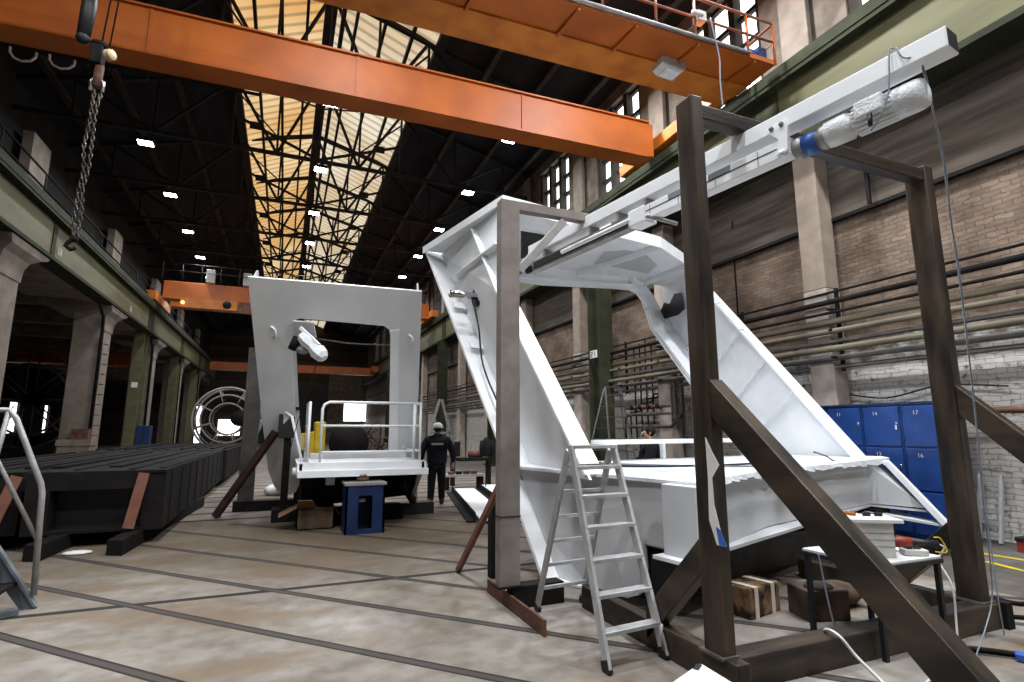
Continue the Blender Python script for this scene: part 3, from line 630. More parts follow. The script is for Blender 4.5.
# below the deck on the left: side plate, toe of the leg
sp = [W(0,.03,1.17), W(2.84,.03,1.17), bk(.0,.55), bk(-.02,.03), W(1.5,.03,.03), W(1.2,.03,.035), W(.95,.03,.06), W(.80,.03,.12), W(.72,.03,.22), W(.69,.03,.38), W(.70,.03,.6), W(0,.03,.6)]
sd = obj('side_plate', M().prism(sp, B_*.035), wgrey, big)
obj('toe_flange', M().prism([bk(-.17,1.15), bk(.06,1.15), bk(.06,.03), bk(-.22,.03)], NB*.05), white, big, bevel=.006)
obj('toe_bottom_flange', ribbon([bk(-.2,.03), W(1.7,-.06,.03), W(1.55,-.0,.03)], [bk(.06,.03), W(1.7,.06,.03), W(1.55,.06,.03)], Z_*-.022), white, big)
# rear flange of the top and the right leg with rounded inside corner
lo = [W(5.85,.3,4.6), W(5.5,2.4,4.58), W(5.26,4.08,4.70), atz(630,288.5,4.69), atz(637,292,4.64), atz(642,299,4.5), atz(646,309,4.3), bk(4.93,3.85), bk(4.88,2.6), bk(4.88,1.15)]
hi = [W(5.85,.3,4.95), W(5.5,2.4,4.95), W(5.15,4.4,4.95), atz(634,276,4.93), atz(645,284,4.86), atz(653,295,4.7), atz(659,306,4.5), bk(5.7,3.8), bk(5.69,2.6), bk(5.69,1.15)]
obj('rear_flange', ribbon(lo, hi, NB*.05), white, big)
obj('flange_lip', ribbon([p+V((0,-.02,0)) for p in lo], [p.lerp(q, .22)+V((0,-.02,0)) for p, q in zip(lo, hi)], NB*-.05), white, big)
# right leg web with ribs
rw = obj('leg_web', M().prism([bk(5.69,1.15), bk(5.7,3.9), W(5.45,5.72,4.75), W(5.2,5.6,4.93), W(4.1,5.1,4.93), ft(5.15,4.6), ft(5.40,1.15)], B_*.04), white, big)
for z in (1.55, 2.15, 2.75, 3.35):
    p, q = bk(5.66, z), ft(5.38-.07*(z+.8-1.2), z+.80)
    obj('stiffener_rib', M().bar(p-B_*.04, q-B_*.04, .035, .14, up=-B_), white, rw)
obj('front_flange', M().prism([ft(5.28,1.2), ft(5.06,4.6), W(4.15,5.05,4.95), W(4.15,5.35,4.95), ft(5.36,4.6), ft(5.64,1.2)], NB*.05), white, big, bevel=.006)
hp = W(4.85, 5.45, 4.42)
ho = obj('access_hole', M().prism([hp+A_*x+Z_*z-B_*.03+B_*(x*.3) for x, z in ((-.45,-.22),(-.2,-.3),(.35,-.28),(.5,-.1),(.3,.1),(.1,.02),(-.1,.2),(-.35,.16))], B_*.012), black, rw)
# the flat trough across the top, seen from below
tp = obj('top_plate', M().prism([W(3.18,-.02,4.93), W(3.15,3.2,4.93), W(3.75,4.85,4.93), W(4.15,5.3,4.93), W(5.2,5.7,4.93), W(5.5,2.4,4.93), W(5.88,-.08,4.93)], Z_*.04), white, big)
obj('front_lip', ribbon([W(3.16,-.02,4.80), W(3.13,3.2,4.80), W(3.73,4.85,4.80), W(4.15,5.3,4.80)], [W(3.16,-.02,5.0), W(3.13,3.2,5.0), W(3.73,4.85,5.0), W(4.15,5.3,5.0)], A_*.03), white, tp)
obj('end_lip', ribbon([W(3.16,-.03,4.88), W(5.88,-.1,4.88)], [W(3.16,-.03,5.0), W(5.88,-.1,5.0)], B_*.03), white, tp)
hx_ = [(596,268),(606,252),(628,246),(650,252),(664,264),(655,280),(636,284)]
obj('access_recess', M().prism([atz(u, v, 4.925) for u, v in ((594,263),(604,252),(626,250),(645,254),(657,265),(648,273))], Z_*-.012), wgrey, tp)
obj('access_hole', M().prism([atz(u, v, 4.925) for u, v in ((521,231),(545,235),(545,254),(521,258))], Z_*-.012), black, tp)
obj('stiffener_rib', M().bar(W(3.3,3.3,4.86), W(5.3,3.1,4.86), .03, .12), white, tp)
obj('stiffener_rib', M().bar(W(3.6,4.6,4.86), W(5.2,4.9,4.86), .03, .12), white, tp)
# deck
dk = obj('deck_plate', M().prism([W(0,0,1.17), W(.5,1.75,1.17), W(.85,5.4,1.2), W(1.2,6.0,1.19), W(2.95,6.0,1.17), W(2.95,-.12,1.17)], Z_*.04), offwhite, big, bevel=.006)
obj('rear_curb', M().prism([W(2.6,1.3,1.45), W(2.6,4.8,1.45), W(2.9,4.8,1.45), W(2.9,1.3,1.45)], Z_*.06), white, dk)
for b in (1.6, 2.6, 3.6, 4.6): obj('curb_foot', M().prism([W(2.72,b-.03,1.2), W(2.78,b-.03,1.2), W(2.78,b+.03,1.2), W(2.72,b+.03,1.2)], Z_*.26), white, dk)
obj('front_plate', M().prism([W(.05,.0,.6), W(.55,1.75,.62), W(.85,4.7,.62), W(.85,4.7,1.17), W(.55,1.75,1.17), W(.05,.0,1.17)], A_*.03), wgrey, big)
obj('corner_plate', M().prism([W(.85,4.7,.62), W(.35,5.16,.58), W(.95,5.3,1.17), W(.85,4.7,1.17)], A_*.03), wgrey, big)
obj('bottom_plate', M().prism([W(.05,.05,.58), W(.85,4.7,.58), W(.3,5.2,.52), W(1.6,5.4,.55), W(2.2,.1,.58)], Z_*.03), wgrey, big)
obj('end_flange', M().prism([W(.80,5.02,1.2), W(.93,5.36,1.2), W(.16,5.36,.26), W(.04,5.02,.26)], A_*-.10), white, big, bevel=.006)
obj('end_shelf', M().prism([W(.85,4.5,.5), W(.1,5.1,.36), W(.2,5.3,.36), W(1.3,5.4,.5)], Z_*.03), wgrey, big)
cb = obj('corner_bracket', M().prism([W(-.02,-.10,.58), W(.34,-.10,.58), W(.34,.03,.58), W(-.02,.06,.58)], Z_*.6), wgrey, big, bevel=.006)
obj('bracket_foot', M().prism([W(-.10,-.2,.555), W(.38,-.2,.555), W(.38,.12,.555), W(-.10,.12,.555)], Z_*.03), white, cb)
# torn protective film along the deck edge and the end flange
m = M()
for i in range(26):
    b = .2*i; a0 = .1+.75*min(b/5.2, 1)*1.0; l = random.uniform(.02, .07)
    e = lambda bb: (.5*bb/1.75 if bb < 1.75 else .5+.35*(bb-1.75)/3.65)
    m.faces([W(e(b)-.03,b,1.225), W(e(b+.2)-.03,b+.2,1.225), W(e(b+.2)-.05,b+.2,1.21-random.uniform(.02,.07)), W(e(b)-.05,b,1.21-l)], [(0,1,2,3)])
obj('protective_film', m, offwhite, dk)
m = M()
for i in range(7):
    t = i/7; p = W(.93-.6*t, 5.34, 1.2-.72*t); q = W(.93-.6*(t+.13), 5.34, 1.2-.72*(t+.13)); w = random.uniform(.02,.09)
    m.faces([p, q, q+A_*.02+Z_*w, p+A_*.02+Z_*(w*.4+.02)], [(0,1,2,3)])
obj('protective_film', m, offwhite, big)
# things below and on it
for k, (a, b0, b1, lab) in enumerate(((.9, .3, 5.4, 'dark steel support beam under the white base, front one'), (2.0, .5, 5.4, 'dark steel support beam under the white base, rear one'))):
    t = thing('support_beam', lab, 'beam', tuple(W(a, 2.5, 0)), 'support beams under the white base')
    for z0, z1, w in ((0,.04,.14), (.40,.44,.14)): obj('flange', M().prism([W(a-w,b0,z0), W(a-w,b1,z0), W(a+w,b1,z0), W(a+w,b0,z0)], Z_*(z1-z0)), under, t)
    obj('web', M().prism([W(a-.02,b0,.04), W(a-.02,b1,.04), W(a+.02,b1,.04), W(a+.02,b0,.04)], Z_*.36), under, t)
    for b in (b0+.5, b1-.6): obj('packing_block', M().prism([W(a-.15,b-.2,.44), W(a-.15,b+.2,.44), W(a+.15,b+.2,.44), W(a+.15,b-.2,.44)], Z_*.11), dark, t)
cz = lambda u, v, z: atz(u, v, z)
o = obj('deck_cable', M().tube(spline([W(2.9,.5,2.1), W(2.5,.25,1.75), W(2.2,.35,1.38), W(1.9,.7,1.24), W(1.5,1.2,1.225), W(1.2,2.2,1.225), W(1.3,3.4,1.225)], 6), .016, 6), black)
tag(o, 'black cable looping down the left leg and across the white deck', 'cable')
o = obj('deck_cable', M().tube(spline([W(2.6,.9,1.225), W(1.9,1.2,1.225), W(1.0,1.9,1.225), W(.9,2.8,1.225)], 6), .010, 6), cable_g)
tag(o, 'thin grey cable lying along the front of the white deck', 'cable')
o = obj('pin_cable', M().tube(spline([W(4.1,.02,3.6), W(4.0,.06,3.2), W(3.8,.03,2.6), W(3.3,.0,2.0), W(3.0,.0,1.7)], 6), .014, 6), black)
tag(o, 'black cable hanging from the round pin hole on the left white leg', 'cable')
o = obj('tie_wire', M().tube(spline([atz(814,452,1.36), atz(826,456,1.27), atz(838,462,1.215), atz(862,460,1.215)], 5), .010, 6), black)
tag(o, 'short black wire end sticking up on the deck near blue lockers', 'wire')
# paper tied to the tall post is built with the posts
# ------------------------------------------------------------------ brown steel test frames and the linear drive
fr = thing('steel_support_frame', 'dark brown raw steel portal with slanting braces, nearest right', 'steel frame', (4.1, 3.0, 0))
def hollow(name, m, end_c, ax, ay, parent, ma=steely, bev=.008):
    o = obj(name, m, ma, parent, bevel=bev); obj('open_end', M().obox(end_c, ax, ay, V(ax).cross(V(ay)).normalized()*.003), black, o); return o
obj('post', M().box(2.69,2.80,2.92,3.10,.2,4.17), steel, fr, bevel=.012)
obj('post', M().box(5.53,5.65,2.94,3.14,.2,4.17), steel, fr, bevel=.012)
obj('top_beam', M().box(2.80,5.53,2.96,3.08,4.02,4.14), steelx, fr, bevel=.01)
obj('base_beam', M().box(2.78,5.72,2.90,3.08,0,.2), steelx, fr, bevel=.01)
obj('base_end_plate', M().box(5.70,5.79,2.86,3.12,0,.21), dark, fr)
hollow('side_base_beam', M().box(2.70,2.81,2.82,4.75,0,.2), (2.755,2.8195,.1), (.042,0,0), (0,0,.085), fr)
obj('side_base_beam', M().box(5.53,5.65,3.08,4.75,0,.2), steel, fr, bevel=.01)
def brace(x0, x1, y0, z0, y1, z1, h, name='brace', ma=steely):
    m = M(); m.hexa([(x0,y0,z0-h),(x1,y0,z0-h),(x1,y1,z1-h),(x0,y1,z1-h),(x0,y0,z0),(x1,y0,z0),(x1,y1,z1),(x0,y1,z1)])
    return obj(name, m, ma, fr, bevel=.008)
brace(2.70,2.82,2.92,2.0,1.05,.22,.26); brace(5.54,5.65,2.94,2.05,1.10,.22,.26)
obj('brace_shoe', M().box(2.66,2.86,.85,1.3,0,.03), steel, fr); obj('brace_shoe', M().box(5.5,5.7,.9,1.35,0,.03), steel, fr)
brace(2.70,2.80,3.10,.92,3.75,.28,.24); brace(5.54,5.64,3.14,.84,3.75,.26,.22)
obj('weld_plate', M().box(2.66,2.80,2.90,3.12,.2,.215), steelt, fr); obj('weld_plate', M().box(5.5,5.68,2.92,3.16,.2,.215), steelt, fr)
# left frame
fl = thing('steel_support_frame', 'grey-brown primed steel post frame standing left of the stepladder', 'steel frame', (2.07, 5.03, 0))
obj('post', M().box(1.95,2.16,4.95,5.08,.2,4.04), primer, fl, bevel=.008)
obj('top_beam', M().box(2.16,3.12,4.97,5.07,3.95,4.05), primer, fl, bevel=.006)
obj('base_beam', M().box(2.08,2.62,4.94,5.10,0,.2), dark, fl, bevel=.008)
obj('brace', M().bar((2.16,5.0,3.28),(2.70,5.0,3.91),.08,.09,up=(0,1,0)), primer2, fl, bevel=.004)
obj('weld_seam', M().box(1.945,2.165,4.945,5.085,.83,.838), dark, fl); obj('base_foot', M().box(1.93,2.18,4.93,5.1,.19,.205), dark, fl)
obj('rear_prop', M().bar((2.0,5.08,1.12),(2.0,6.42,.02),.05,.06), redrust, fl)
obj('rear_stay', M().box(2.26,2.38,6.0,6.12,0,.85), dark, fl)
tag(obj('flat_bar', M().box(2.045,2.07,4.22,5.55,0,.13), rust), 'rusty flat bar on edge on the floor before the left post', 'bar')
# torn paper on the tall post
m = M(); q = [(705,437),(712,452),(719,465),(712,478),(714,505),(720,530),(726,547),(717,545),(709,520),(708,480)]
ppp = [atx(u, v, 2.68) for u, v in q]; m.prism(ppp, (.004,0,0))
pt = thing('paper_note', 'torn white paper hanging from the dark brown post', 'paper', tuple(ppp[5])); obj('sheet', m, paper, pt)
obj('blue_tape', M().prism([atx(u, v, 2.675) for u, v in ((716,527),(720,530),(727,547),(719,545))], (.003,0,0)), bluel, pt)
# linear drive: square tube, guide profile, gearmotor
RN, RF = V((3.53,1.645,0)), V((2.87,6.15,0)); RD = (RF-RN).normalized(); RS = V((RD.y,-RD.x,0))     # RS points right
def R(t, s, z): return RN+RD*t+RS*s+Z_*z
LR = (RF-RN).length
rl = thing('linear_drive', 'long white square tube with guide rail and gearmotor hung under the steel posts', 'linear drive', tuple(R(2, 0, 3.9)))
def rbox(t0, t1, s0, s1, z0, z1): return M().prism([R(t0,s0,z0), R(t1,s0,z0), R(t1,s1,z0), R(t0,s1,z0)], Z_*(z1-z0))
tb = obj('square_tube', rbox(0, LR, -.075, .08, 3.875, 4.01), white, rl, bevel=.008)
obj('open_end', M().obox(R(-.001,.002,3.943), RS*.066, Z_*.056, RD*.002), black, tb)
gd = obj('guide_profile', rbox(1.0, 2.62, -.07, .05, 3.66, 3.80), white, rl, bevel=.006)
obj('slot_line', rbox(1.0, 2.6, -.073, -.068, 3.735, 3.742), dark, gd)
for t in (1.25, 1.65, 2.05, 2.4): obj('cover_joint', rbox(t, t+.006, -.0725, -.069, 3.67, 3.79), cable_g, gd)
for t in (1.5, 1.95): obj('cover_sheet', rbox(t, t+.22, -.074, -.07, 3.745, 3.795), cable_g, gd)
g2 = obj('open_guide', rbox(2.62, LR+.05, -.045, .06, 3.66, 3.79), alud, rl, bevel=.004)
obj('slot_channel', rbox(2.7, LR-.1, -.058, -.044, 3.69, 3.765), black, g2)
obj('spindle', M().cyl(R(2.66,-.085,3.715), R(LR-.75,-.085,3.715), .024, 12), white, g2)
obj('end_bearing', M().lathe(R(LR+.06,-.06,3.70), -RD, [(0,.03),(.02,.05),(.1,.05),(.12,.03)], 14), dark, g2)
obj('end_block', rbox(2.46, 2.68, -.095, .08, 3.64, 3.80), white, rl, bevel=.01)
for t in (1.9, 2.45, 2.85, 3.3, 4.2): obj('hanger_plate', rbox(t, t+.02, -.07, .07, 3.79, 3.90), primer2, rl)
obj('stud', M().cyl(R(2.4,-.12,3.66), R(2.34,.22,3.63), .02, 10), alud, rl)
hb = obj('hook_bracket', M().prism([R(t,-.09,z) for t, z in ((1.0,3.69),(1.04,3.655),(1.09,3.68),(1.07,3.80),(1.15,3.885),(1.15,3.92),(1.0,3.93),(.99,3.86))], RS*.025), white, rl, bevel=.005)
for t, z in ((1.03,3.905),(1.11,3.905)): obj('bolt', M().cyl(R(t,-.09,z), R(t,-.105,z), .018, 6), cable_g, hb)
obj('bolt', M().cyl(R(1.045,-.09,3.685), R(1.045,-.10,3.685), .022, 12), white, hb)
mc, mz = .03, 3.715
cp = obj('coupling', M().lathe(R(1.0,mc,mz), -RD, [(0,.08),(.05,.085),(.06,.075),(.20,.075),(.20,.088),(.24,.088)], 20), alud, rl)
obj('blue_collar', M().lathe(R(.93,mc,mz), -RD, [(0,.081),(.10,.081)], 20), bluel, cp)
gb = obj('gearbox', M().lathe(R(.77,mc,mz), -RD, [(0,.07),(.01,.098),(.15,.10),(.17,.075),(.2,.07)], 8), offwhite, rl)
mo = obj('motor', M().lathe(R(.585,mc,mz), -RD, [(0,.07),(.015,.092),(.26,.092),(.265,.10),(.375,.10),(.41,.09),(.425,.05),(.428,.0)], 24), offwhite, rl)
m = M()
for k in range(20):
    an = 2*PI*k/20; dv = RS*math.cos(an)+Z_*math.sin(an)
    m.bar(R(.57,mc,mz)+dv*.095, R(.33,mc,mz)+dv*.095, .006, .014, up=dv)
obj('cooling_fins', m, white, mo)
obj('terminal_box', rbox(.36,.53,mc-.135,mc-.06,mz-.045,mz+.07), offwhite, mo, bevel=.012)
obj('cable_gland', M().cyl(R(.44,mc-.12,mz-.045), R(.44,mc-.13,mz-.13), .014, 8), black, mo)
# cables of the drive
P0 = R(.30, -.08, 3.90)
o = obj('motor_cable', M().tube(spline([R(.44,mc-.13,3.55), R(.36,-.14,3.60), R(.31,-.115,3.75), R(.29,-.09,4.02), R(.27,-.06,4.03), R(.25,-.09,4.02), R(.22,-.095,3.93), R(.16,.0,3.875), aty(938,135,1.93), aty(945,165,1.97), aty(951,220,2.05), aty(958,262,2.12), aty(966,330,2.25), aty(976,420,2.45), aty(983,500,2.58), aty(990,560,2.68), aty(992,600,2.74), aty(985,630,2.72), atz(974,664,.01), atz(976,690,.01)], 5), .005, 6), cable_g)
tag(o, 'grey motor cable looped over the square tube and hanging to the floor', 'cable')
o = obj('air_hose', M().tube(spline([R(.17,.02,3.88), aty(937,128,1.95), aty(943,160,2.0), aty(953,235,2.12), aty(962,300,2.25), aty(972,385,2.4), aty(980,460,2.55), aty(990,540,2.7), aty(1000,610,2.78), aty(1010,655,2.8), atz(1030,668,.01)], 5), .0045, 6), mat('pale_blue_hose', (.30,.38,.46), None, .4))
tag(o, 'pale blue air hose hanging beside the grey motor cable', 'hose')
# ------------------------------------------------------------------ second white portal with platform, leaning towards the viewer
GA = V((-.15,-.99,0)).normalized(); GB = V((-GA.y, GA.x, 0)); GD = GA*.6+Z_*.8; G0 = V((.13,12.3,.3))
GN = GB.cross(GD).normalized()
if GN.y < 0: GN = -GN
def G(b, s, n=0): return G0+GB*b+GD*s+GN*n
gt = thing('welded_portal_frame', 'smaller white steel portal with a railed platform, left of the man in white helmet', 'steel structure', tuple(G(1.1, .1)))
outl = [(-.39,4.77),(2.43,4.70),(2.52,2.4),(2.52,.45),(2.0,.45),(2.0,1.44),(1.93,3.78),(1.90,3.92),(1.80,3.99),(.40,4.06),(.29,4.03),(.235,3.9),(.26,1.45),(.31,.95),(.27,.3),(.2,.12),(.05,.05),(-.08,.07),(-.2,.3),(-.29,.71),(-.33,1.92)]
face = obj('face_plate', M().prism([G(*p) for p in outl], GN*.05), gatew, gt)
def gweb(name, pts, d=.5, ma=wgrey):
    return obj(name, ribbon([G(*p, .05) for p in pts], [G(*p, d) for p in pts], GN.cross(V((pts[-1][0]-pts[0][0],0,.3))).normalized()*.0+GB*.03), ma, gt)
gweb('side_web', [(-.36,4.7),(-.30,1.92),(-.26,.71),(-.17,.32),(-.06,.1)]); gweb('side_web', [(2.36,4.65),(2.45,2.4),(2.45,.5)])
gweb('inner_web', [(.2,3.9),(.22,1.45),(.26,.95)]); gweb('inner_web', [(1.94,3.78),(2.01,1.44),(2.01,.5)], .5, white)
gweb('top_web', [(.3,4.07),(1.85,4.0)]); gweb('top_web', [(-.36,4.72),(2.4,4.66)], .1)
obj('edge_strip', M().prism([G(1.92,3.9,-.012), G(2.08,3.95,-.012), G(2.2,1.0,-.012), G(2.03,1.0,-.012)], GN*.012), white, face)
for b, s in ((-.03,3.75), (2.3,3.7)): obj('lifting_eye', M().tube([G(b-.05,s+.14,-.01), G(b+.02,s+.1,-.05), G(b+.03,s,-.06), G(b-.02,s-.08,-.01)], .018, 8), white, face)
# platform
y0, y1, x0, x1 = 9.66, 11.5, .30, 2.34
pf = obj('platform_floor', M().box(x0,x1,y0+.05,y1,1.07,1.11), white, gt)
fb = obj('front_beam', M().box(x0-.02,x1+.02,y0,y0+.05,.93,1.12), white, gt, bevel=.004)
obj('front_channel', M().box(x0-.04,x1+.08,y0-.06,y0,.88,.99), white, fb, bevel=.004)
obj('side_beam', M().box(x1-.03,x1+.05,y0,y1,.90,1.10), white, gt); obj('side_beam', M().box(x0-.05,x0+.03,y0,y1,.90,1.10), white, gt)
for y in (10.2, 10.9): obj('cross_beam', M().box(x0,x1,y,y+.06,.92,1.07), wgrey, gt)
obj('shade_toned_lower_body', M().hexa([(.36,10.4,.32),(2.3,10.4,.45),(2.3,11.7,.45),(.36,11.7,.32),(.36,10.1,.92),(2.4,10.1,.92),(2.4,11.6,.92),(.36,11.6,.92)]), dark, gt)  # grey body under the platform; its shade is put into the dark colour
obj('pivot_pin', M().cyl((x0-.06,y0-.03,.98),(x0-.12,y0-.03,.98),.07), wgrey, fb)
obj('under_block', M().box(.72,.86,y0+.1,y0+.3,.74,.93), wgrey, gt)
tray = obj('cross_tray', M().box(.5,2.3,11.0,11.4,1.11,1.2), wgrey, gt)
rr = obj('front_railing', M().tube([(.60,9.72,1.1),(.60,9.72,2.0),(.63,9.72,2.08),(.71,9.72,2.12),(2.28,9.72,2.12)], .024, 10), white, gt)
for z in (1.72, 1.28): obj('mid_rail', M().tube([(.60,9.72,z),(2.28,9.72,z)], .02, 8), white, rr)
for x in (2.17, 2.28): obj('post', M().tube([(x,9.72,1.1),(x,9.72,2.12)], .022, 8), white, rr)
r2 = obj('side_railing', M().tube([(2.28,9.72,2.12),(2.30,11.2,2.12)], .024, 10), white, gt)
for z in (1.72, 1.28): obj('mid_rail', M().tube([(2.28,9.75,z),(2.30,11.2,z)], .02, 8), white, r2)
for y in (10.3, 11.2): obj('post', M().tube([(2.29,y,1.1),(2.29,y,2.12)], .022, 8), white, r2)
r3 = obj('gate_railing', M().tube([(.38,10.1,1.1),(.38,10.1,2.1),(.40,9.75,2.12),(.40,9.75,1.1)], .024, 10), white, gt)
for z in (1.72, 1.3): obj('mid_rail', M().tube([(.38,10.1,z),(.40,9.75,z)], .02, 8), white, r3)
hr = obj('step_handrail', M().tube([(.02,10.4,1.95),(.13,10.2,1.88),(.33,9.85,1.1)], .024, 10), white, gt)
obj('gusset_plate', M().prism([(.0,10.45,1.75),(.0,10.45,1.97),(.13,10.2,1.9)], (0,.02,0)), white, hr)
for (xa, ya, xb, yb, z) in ((x0+.3,y1-.1,x0+.3,y1-.1,0),): pass
obj('leg_strut', M().bar((2.36,9.95,.9),(2.42,11.0,.3),.08,.06), wgrey, gt)
# small hoist drive inside the opening
hc = G(.42, 3.75, -.05)
hd = thing('hoist_drive', 'plastic-wrapped motor arm hanging in the opening of the smaller white portal', 'drive', tuple(hc))
obj('mount_plate', M().prism([G(.28,4.03,-.06), G(.62,4.02,-.06), G(.66,3.72,-.06), G(.52,3.60,-.06), G(.3,3.62,-.06)], GN*.05), wgrey, hd, bevel=.005)
p, q = aty(302,336,9.62), aty(322,356,9.35)
ar = obj('film_wrapped_arm', M().tube([p, p.lerp(q,.3), p.lerp(q,.55), p.lerp(q,.8), q, q+(q-p)*.12], [.09,.125,.09,.135,.12,.06], 7, sm=False), offwhite, hd)
obj('guide_bar', M().bar(p+V((-.03,0,.14)), q+V((-.06,0,.18)), .05, .05), white, ar)
obj('motor', M().cyl(aty(297,338,9.75), aty(292,349,9.7), .07).box(*[c for c in (-.02+hc.x,.12+hc.x,hc.y-.08,hc.y+.02,hc.z-.26,hc.z-.12)]), dark, hd)
obj('gear_block', M().ball(aty(303,350,9.65), .09, (1.2,1,.8)), alud, hd)
tag(obj('drive_cable', M().tube(spline([aty(318,357,9.4), aty(312,380,9.5), aty(303,405,9.7), aty(296,428,9.9), aty(291,447,10.0)], 5), .008, 5), black), 'thin black cable slanting down from the hanging motor arm', 'cable')
tag(obj('span_wire', M().tube([G(.24,3.62,.2), G(1.2,3.50,.2), G(1.94,3.50,.2)], .012, 5), cable_g), 'thin grey wire stretched across the opening of the smaller portal', 'wire')
# what carries it
sp = thing('support_stand', 'blue open-fronted steel stand under the platform front', 'stand', (1.3, 9.4, 0))
xa, xb, ya, yb = 1.0, 1.62, 9.28, 9.85
m = M(); m.box(xa,xa+.2,ya,ya+.03,0,.76).box(xb-.2,xb,ya,ya+.03,0,.76).box(xa+.2,xb-.2,ya,ya+.03,.60,.76).box(xa+.2,xb-.2,ya,ya+.03,0,.08)
obj('front_plate', m, blued, sp)
for x in (xa, xb-.03): obj('side_plate', M().box(x,x+.03,ya,yb,0,.76), blued, sp)
obj('back_plate', M().box(xa,xb,yb-.03,yb,0,.76), blued, sp)
obj('top_plate', M().box(xa-.03,xb+.02,ya-.02,yb+.02,.76,.80), alud, sp)
obj('inner_shelf', M().box(xa+.22,xa+.32,ya+.1,ya+.2,.49,.54), alud, sp)
o = thing('jack', 'short steel jack between blue stand and platform', 'jack', (1.3, 9.62, .8)); obj('body', M().cyl((1.3,9.66,.80),(1.3,9.66,.86),.11), rust, o); obj('piston', M().cyl((1.3,9.66,.86),(1.3,9.66,.91),.085), steelt, o)
jp = thing('support_post', 'black jack post with box head before the left leg of the smaller portal', 'post', (.1, 11.2, 0))
obj('base', M().box(-.1,.7,11.0,11.5,0,.22), dark, jp); obj('tube', M().box(.03,.16,11.15,11.3,.22,1.55), dark, jp); obj('head', M().box(-.08,.2,11.08,11.36,1.5,2.02), black, jp, bevel=.01)
obj('head_cap', M().box(-.1,.26,11.06,11.38,2.02,2.08), black, jp)
tag(obj('raking_prop', M().bar((-1.08,12.0,.03),(-.12,11.32,1.62),.11,.12), rustd), 'dark rusty prop slanting up to the black jack post', 'prop')
gp = thing('steel_support_frame', 'grey steel post on dark base beam behind the smaller portal', 'steel frame', (-.6, 12.8, 0))
obj('post', M().box(-.78,-.48,12.75,12.95,.2,3.4), under, gp); obj('base_beam', M().box(-.85,.6,12.7,13.0,0,.2), dark, gp)
obj('post', M().box(.3,.5,12.75,12.95,.2,.9), dark, gp)
rp = thing('support_post', 'short grey-brown post under the right edge of the platform', 'post', (2.52, 11.2, 0))
obj('post', M().box(2.45,2.58,11.1,11.22,.22,.9), primer, rp); obj('base_beam', M().box(1.9,2.9,11.0,11.35,0,.22), black, rp)
obj('brace', M().bar((2.0,9.9,.75),(2.5,11.1,.25),.1,.12), dark, rp)
tag(obj('timber_sleeper', M().box(.6,2.2,10.6,10.9,0,.25), dark), 'dark sleeper on the floor under the railed platform', 'beam')
cbx = thing('cardboard_box', 'open brown cardboard box beside the blue stand', 'box', (.5, 10.2, 0))
m = M(); m.box(.30,.32,10.0,10.5,0,.36).box(.88,.90,10.0,10.5,0,.36).box(.3,.9,10.0,10.02,0,.36).box(.3,.9,10.48,10.5,0,.36).box(.3,.9,10,10.5,0,.02); obj('body', m, cardd, cbx)
obj('flap', M().prism([(.3,10.0,.36),(.3,10.5,.36),(.02,10.5,.22),(.02,10.0,.22)], (0,0,.01)), card, cbx); obj('flap', M().prism([(.3,10.0,.36),(.6,10.0,.36),(.52,9.8,.5),(.3,9.8,.5)], (0,0,.01)), card, cbx)
obj('flap', M().prism([(.9,10.0,.36),(.9,10.5,.36),(1.0,10.5,.2),(1.0,10.0,.2)], (0,0,.01)), cardd, cbx)
# ------------------------------------------------------------------ long dark box sections on the left
def section(x0, x1, y0, y1, lab):
    t = thing('steel_box_girder', lab, 'girder', ((x0+x1)/2, y0, .2), 'dark box girders lying on the left')
    w = x1-x0
    obj('bottom_plate', M().box(x0,x1,y0,y1,.20,.24), dark, t); obj('top_plate', M().box(x0,x1,y0,y1,1.02,1.06), darktop, t)
    obj('side_web', M().box(x0,x0+.28,y0,y1,.24,1.02), dark, t); obj('side_web', M().box(x1-.28,x1,y0+.02,y1,.24,1.02), dark, t)
    obj('end_diaphragm', M().box(x0+.28,x1-.28,y0+.35,y0+.4,.24,1.02), black, t)
    obj('end_lintel', M().box(x0+.28,x1-.28,y0,y0+.05,.80,1.02), dark, t)
    for k in range(5): xx = x0+.12+k*(w-.24)/4; yy = y0+.2+random.random(); obj('top_strip', M().box(xx-random.uniform(.02,.1), xx+random.uniform(.02,.1), yy, y1-random.random()*2, 1.06, 1.06+random.uniform(.015,.06)), random.choice([dark, darktop]), t)
    for k in range(9):
        y = y0+.5+k*(y1-y0-1)/8; obj('side_stiffener', M().box(x1,x1+.012,y-.03,y+.03,.24,1.02), darktop, t)
    return t
section(-3.25, -1.58, 9.75, 18.2, 'long dark steel box girder on the floor, nearest the walkway')
section(-5.0, -3.35, 9.9, 18.2, 'long dark steel box girder on the floor, left of the nearest one')
section(-3.3, -1.50, 18.5, 27.5, 'long dark steel box girder on the floor, farther end of the row')
section(-5.1, -3.4, 18.5, 27.5, 'long dark steel box girder on the floor, far left behind the nearer ones')
for k, (x, y0, y1, lab) in enumerate(((-1.62, 9.05, 18, 'dark timber bearer poking out under the nearest box girder corner'), (-2.5, 9.05, 18, 'dark timber bearer poking out under the box girder end, middle one'), (-4.2, 9.4, 18, 'dark timber bearer under the far left box girder end'))):
    tag(obj('timber_bearer', M().prism([(x-.45,y0,0),(x-.25,y0-.1,0),(x+.12,y1*.5+5,0),(x-.1,y1*.5+5,0)], (0,0,.20)), dark), lab, 'bearer', 'bearers under the dark girders')
for (x, dx, lab) in ((-1.86, -.11, 'reddish steel strip leaning on the dark box girder near the walkway'), (-3.35, -.2, 'reddish steel strip leaning on the dark box girder beside the stair')):
    tag(obj('leaning_strip', M().bar((x+dx, 9.62, .25), (x, 9.72, 1.02), .14, .02, up=(0,1,0)), redrust), lab, 'strip')
